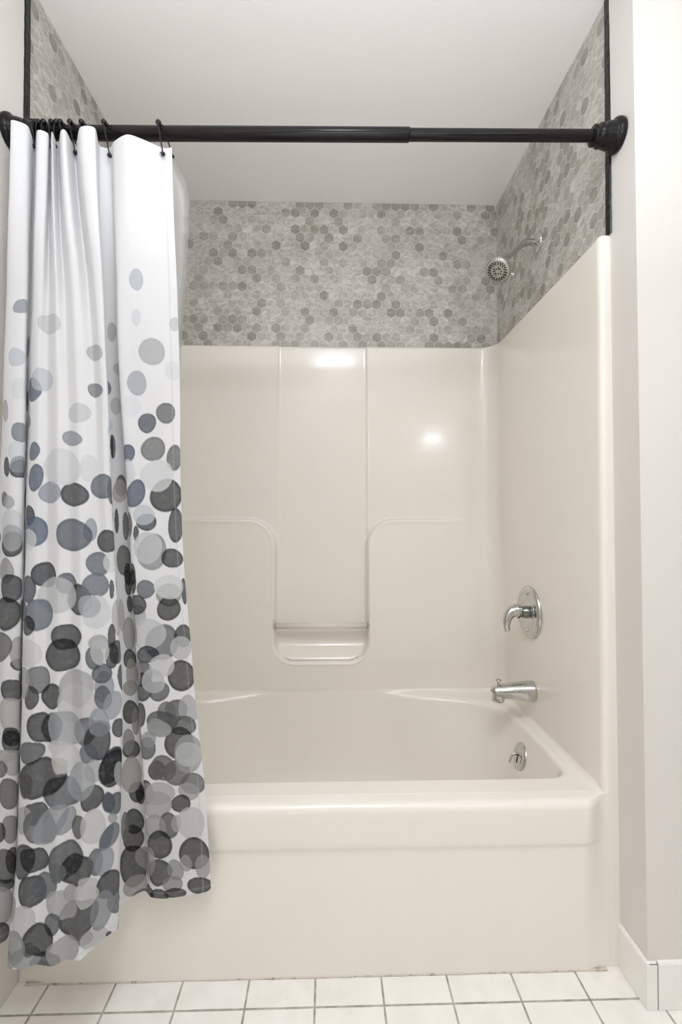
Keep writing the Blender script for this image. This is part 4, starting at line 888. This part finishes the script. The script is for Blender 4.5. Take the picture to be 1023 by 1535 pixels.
(0.74,1.6844,0.0285,0.014,1.51,4.3,172,0,0.86),(0.6598,1.6855,0.0335,0.0263,1.71,1.6,98,2,0.93),(0.6926,1.6827,0.0258,0.0132,1.34,3,162,0,0.86),
(0.6866,1.7153,0.021,0.0169,1.3,1.6,152,0,0.86),(0.6909,1.736,0.0194,0.0118,-2.92,5.6,62,0,0.93),(0.7331,1.7273,0.0235,0.0186,0.81,6,64,0,0.93),
(0.5584,1.5724,0.0327,0.016,1.32,0.4,60,-1,0.93),(0.5581,1.6095,0.0346,0.0184,1.18,3.3,78,-1,0.93),(0.5634,1.675,0.0557,0.0263,1.28,1.2,52,-1,0.93),
(0.541,1.5757,0.0357,0.0075,1.51,2.5,142,0,0.93),(0.5899,1.6724,0.0373,0.0173,1.01,4.7,168,-2,0.86),(0.6381,1.6585,0.0342,0.0161,1.61,4.5,168,-2,0.86),
(0.5736,1.725,0.0359,0.0211,-2.52,1.2,168,-3,0.86),(0.5946,1.7436,0.031,0.0041,-3.1,2.1,132,-2,0.93),(0.4314,1.3904,0.0377,0.0247,1.56,2.7,62,7,0.93),
(0.553,1.4045,0.0229,0.0158,1.08,2.4,72,-1,0.93),(0.5481,1.3846,0.0287,0.0124,1.5,4.3,152,-2,0.86),(0.5611,1.5077,0.0243,0.0129,1.36,5,82,-1,0.93),
(0.449,1.4134,0.0293,0.0075,1.48,2.1,172,-4,0.86),(0.5517,1.4622,0.0431,0.0191,1.47,2.8,172,-4,0.86),(0.4456,1.4093,0.0289,0.0103,1.42,0.4,182,0,0.86),
(0.437,1.4651,0.0241,0.016,1.33,2.3,102,7,0.93),(0.4233,1.4556,0.0221,0.0103,1.46,6,118,7,0.93),(0.4315,1.4922,0.0133,0.0075,0.99,3.2,178,3,0.86),
(0.4266,1.5265,0.0241,0.0191,1.76,3.5,142,7,0.93),]
#BLOBS-END

NU, NV = 700, 900
S, cu, cv = curtain_surface(NU, NV)
cloth = np.tile(np.array(srgb(226, 226, 228)[:3]), (NU, NV, 1))
UU, VV = np.meshgrid(cu, cv, indexing='ij')
for (bu, bv, ra, rb2, ang, wob, grey, tint, alpha) in BLOBS:
    m_ = (np.abs(UU - bu) < max(ra, rb2) * 1.2) & (np.abs(VV - bv) < max(ra, rb2) * 1.2)
    du, dv = UU[m_] - bu, VV[m_] - bv
    ca, sa = math.cos(ang), math.sin(ang)
    p_, q_ = (du * ca + dv * sa) / ra, (-du * sa + dv * ca) / rb2
    th = np.arctan2(q_, p_)
    rad_ = np.hypot(p_, q_) * (1 + 0.035 * np.sin(2 * th + wob) + 0.025 * np.sin(3 * th + wob * 2.3))
    a_ = alpha * sstep(1.02, 0.965, rad_) * (0.90 + 0.10 * sstep(0.7, 1.0, rad_))
    colr = np.array(srgb(grey - tint, grey, grey + tint * 1.5)[:3]) * (0.83 if grey > 195 else 0.76 if grey > 150 else 0.56 if grey > 100 else 0.26)
    cloth[m_] = cloth[m_] * (1 - a_[:, None]) + colr * a_[:, None]

# stitched side and bottom hems
umax, vmax = cu[-1], cv[-1]
st = np.exp(-(((umax - UU) - 0.0135) / 0.0012) ** 2) * 0.35 + np.exp(-(((vmax - VV) - 0.0125) / 0.0012) ** 2) * 0.35
cloth = cloth * (1 - st[..., None]) + 0.45 * st[..., None]

t = NT('printed_curtain_cloth')
at_ = t.add('ShaderNodeAttribute', attribute_name='print')
uvn = t.add('ShaderNodeAttribute', attribute_name='cloth_uv')
mott = t.noise(uvn.outputs['Vector'], 85, 6, 0.7, 0.4)
lum = t.add('ShaderNodeRGBToBW'); t.l.new(at_.outputs['Color'], lum.inputs[0])
inked = t.mapr(lum.outputs[0], 0.75, 0.45, 0.0, 1.0)
colr = t.mix(t.math('MULTIPLY', inked, t.mapr(mott, 0.45, 0.75, 0.0, 0.10)), at_.outputs['Color'], srgb(200, 200, 200))
weave = t.noise(uvn.outputs['Vector'], 900, 2)
t.bump(t.math('ADD', weave, t.math('MULTIPLY', t.noise(uvn.outputs['Vector'], 9, 4, 0.6, 0.5), 4.0)), 0.10, 0.004)
t.set(Base_Color=colr, Roughness=0.62, Specular_IOR_Level=0.12)
tr = t.add('ShaderNodeBsdfTranslucent'); t.l.new(colr, tr.inputs[0])
ms = t.add('ShaderNodeMixShader'); ms.inputs[0].default_value = 0.22
t.l.new(t.b.outputs[0], ms.inputs[1]); t.l.new(tr.outputs[0], ms.inputs[2]); t.l.new(ms.outputs[0], t.out.inputs[0])
m_cloth = t.m

cur = thing('shower_curtain', 'white fabric shower curtain printed with grey pebbles, gathered to the left', 'shower curtain', (-0.5, 1.06, 0.22))
me = np_mesh('curtain_cloth', S, grid_faces(NU, NV))
ca_ = me.color_attributes.new('print', 'FLOAT_COLOR', 'POINT')
ca_.data.foreach_set('color', np.c_[cloth.reshape(-1, 3), np.ones(NU * NV)].astype(np.float32).ravel())
va_ = me.attributes.new('cloth_uv', 'FLOAT_VECTOR', 'POINT')
va_.data.foreach_set('vector', np.c_[UU.ravel(), VV.ravel(), np.zeros(NU * NV)].astype(np.float32).ravel())
link_obj('curtain_cloth', me, m_cloth, cur)

def cloth_point(px, dv):
    """cloth point at picture column px (front-most) and distance dv below its top edge"""
    k = int(np.argmin(np.abs(cv - dv))); x_, y_, w_ = proj(S[:, k]); ok = np.abs(x_ - px) < 1.2
    idx = np.where(ok)[0]; i = idx[np.argmin(w_[idx])]
    return Vector(S[i, k])
m_grom = simple('steel_grommet', srgb(150, 150, 154), 0.3, 0.9)
for px in (113, 164, 244):
    p = cloth_point(px, 0.017)
    bm = bmesh.new()
    k = [(math.cos(a), math.sin(a)) for a in np.linspace(0, 2 * PI, 21)[:-1]]
    tube(bm, [p + Vector((c_ * 0.0048, -0.0015, s_ * 0.0048)) for c_, s_ in k] + [p + Vector((k[0][0] * 0.0048, -0.0015, 0))], 0.0014, 8, caps=False)
    bm_obj('grommet', bm, m_grom, cur)
settle(cur)

# ------------------------------------------------------------------ clear liner hanging behind the curtain
t = NT('clear_vinyl_liner')
trn = t.add('ShaderNodeBsdfTransparent'); trn.inputs[0].default_value = (0.97, 0.97, 0.96, 1)
t.set(Base_Color=srgb(232, 231, 228), Roughness=0.25, Specular_IOR_Level=0.5)
ms = t.add('ShaderNodeMixShader'); ms.inputs[0].default_value = 0.34
t.l.new(trn.outputs[0], ms.inputs[1]); t.l.new(t.b.outputs[0], ms.inputs[2]); t.l.new(ms.outputs[0], t.out.inputs[0])
m_liner = t.m
edge_px = [(260, 234, 1.136), (270, 254, 1.141), (279, 275, 1.146), (284, 305, 1.152), (283, 350, 1.160), (279, 420, 1.176), (274, 500, 1.196), (270, 600, 1.222), (268, 800, 1.265), (275, 1060, 1.30), (278, 1160, 1.31)]
ed = np.array([at(a, b, y=c_) for a, b, c_ in edge_px]); ed = crom(ed, 8)
nl = 60; V = np.zeros((len(ed), nl, 3))
for i, p in enumerate(ed):
    f = np.linspace(0, 1, nl)
    zt = ed[0][2] - p[2]
    amp = 0.018 * (1 - 0.4 * i / len(ed))
    V[i, :, 0] = -0.70 + (p[0] + 0.70) * f
    V[i, :, 1] = p[1] + amp * np.sin((1 - f) * 2 * PI * 5) + 0.006 * (1 - f)
    V[i, :, 2] = p[2] + (ed[0][2] - 0.002 - p[2]) * 0 
me = np_mesh('curtain_liner', V, grid_faces(len(ed), nl))
tag(link_obj('curtain_liner', me, m_liner), 'clear plastic liner hanging inside the tub behind the printed curtain', 'shower liner')

# ------------------------------------------------------------------ rings
RX = [47, 51.5, 56, 61, 68.5, 80, 87.5, 93.5, 108, 125, 158.5, 239.5]
HOLE = {108: (113, 228.5), 158.5: (164.5, 233), 239.5: (244.5, 230.5)}
LBL = {239.5: 'black wire curtain ring alone at the right end of the curtain',
       158.5: 'black wire curtain ring second from the right, above the shadowed fold',
       125: 'black curtain ring third from the right, half hidden behind a narrow raised fold',
       108: 'black wire curtain ring fourth from the right, its hook showing in full',
       93.5: 'black curtain ring fifth from the right, tilted beside the bunched ones'}
def ring_parts(root, lean, drop):
    """wire loop over the rod, a roller bead on top and two hook balls below; root sits on the rod axis"""
    r0 = 0.0175
    # front leg: from the top of the rod over the front down to the hole; rear leg to the liner
    f = [(0, 0.002, r0 + 0.001), (0.0, -0.012, r0 - 0.004), (lean * 0.35, -0.0195, -0.004), (lean, -0.018, -drop)]
    b = [(0, -0.002, r0 + 0.001), (0.001, 0.012, r0 - 0.004), (lean * 0.9, 0.0195, -0.004), (lean * 1.7, 0.020, -drop * 0.62)]
    bm = bmesh.new(); tube(bm, crom(f, 8), 0.0016, 8); tube(bm, crom(b, 8), 0.0016, 8)
    o1 = bm_obj('ring_wire', bm, m_wire, root)
    bm = bmesh.new(); ball(bm, (0, -0.0085, r0 + 0.0015), 0.0066, 14); ball(bm, (0.0008, 0.004, r0 + 0.004), 0.0060, 14)
    o2 = bm_obj('roller_bead', bm, m_wire, root)
    bm = bmesh.new(); ball(bm, f[-1], 0.0050, 12); o3 = bm_obj('hook_ball', bm, m_wire, root)
    bm = bmesh.new(); ball(bm, b[-1], 0.0038, 12); o4 = bm_obj('hook_ball', bm, m_wire, root)
for px in RX:
    p = rod_at(px)
    lab = LBL.get(px, 'black curtain ring in the tight bunch at the left end of the rod')
    r = thing('curtain_ring', lab, 'curtain ring', p, 'curtain rings on the shower rod')
    lean, drop = 0.004, 0.046
    if px in HOLE:
        h = at(HOLE[px][0], HOLE[px][1], y=p.y - 0.018); lean, drop = h[0] - p.x, p.z - h[2]
    elif px == 93.5: lean = 0.020
    else: lean = 0.003 + 0.003 * random.random()
    ring_parts(r, lean, drop)

# ------------------------------------------------------------------ light
def area(name, loc, rot, sx, sy, power, col=(1, 1, 1), shape='RECTANGLE'):
    l = D.lights.new(name, 'AREA'); l.shape = shape; l.size = sx; l.size_y = sy; l.energy = power; l.color = col
    o = D.objects.new(name, l); COL.objects.link(o); o.location = loc; o.rotation_euler = rot
    return o
def aim(o, target):
    d = Vector(target) - o.location; o.rotation_euler = d.to_track_quat('-Z', 'Y').to_euler()
CW = (0.935, 0.98, 1.04)
c1 = area('ceiling_lamp', (0.05, 0.10, 2.45), (0, 0, 0), 0.34, 0.34, 10.5, CW, 'DISK')
c2 = area('vanity_lamp', (1.05, -0.80, 1.95), (0, 0, 0), 0.15, 0.08, 2.2, CW); aim(c2, (0.1, 1.6, 0.9))
c4 = area('added_bounce_fill', (0.0, 0.60, 1.65), (PI, 0, 0), 0.8, 0.4, 2.0, CW)  # added upward fill, no fixture there; brightens the ceiling and alcove
c5 = area('added_bounce_fill', (0.1, -0.3, 1.70), (PI, 0, 0), 1.0, 0.6, 27, CW)  # second added fill, behind the camera, bounced off the ceiling for even light

w = D.worlds.new('World'); bpy.context.scene.world = w; w.use_nodes = True
w.node_tree.nodes['Background'].inputs[0].default_value = (0.9, 0.95, 1, 1); w.node_tree.nodes['Background'].inputs[1].default_value = 0.3

# ------------------------------------------------------------------ camera
cam = D.cameras.new('Camera'); co = D.objects.new('Camera', cam); COL.objects.link(co)
cam.sensor_fit = 'HORIZONTAL'; cam.sensor_width = 36; cam.lens = 36 * FPX / IW
cam.clip_start = 0.02
cam.shift_y = SHIFT_PX / IW
M = Matrix((( RGT[0], UPV[0], -FWD[0], CAM[0]), (RGT[1], UPV[1], -FWD[1], CAM[1]), (RGT[2], UPV[2], -FWD[2], CAM[2]), (0, 0, 0, 1)))
co.matrix_world = M
sc = bpy.context.scene; sc.camera = co
sc.view_settings.view_transform = 'Standard'; sc.view_settings.look = 'None'; sc.view_settings.gamma = 1; sc.view_settings.exposure = 0.07
sc.view_settings.use_curve_mapping = False
sc.cycles.max_bounces = 14; sc.cycles.diffuse_bounces = 8; sc.cycles.transparent_max_bounces = 16
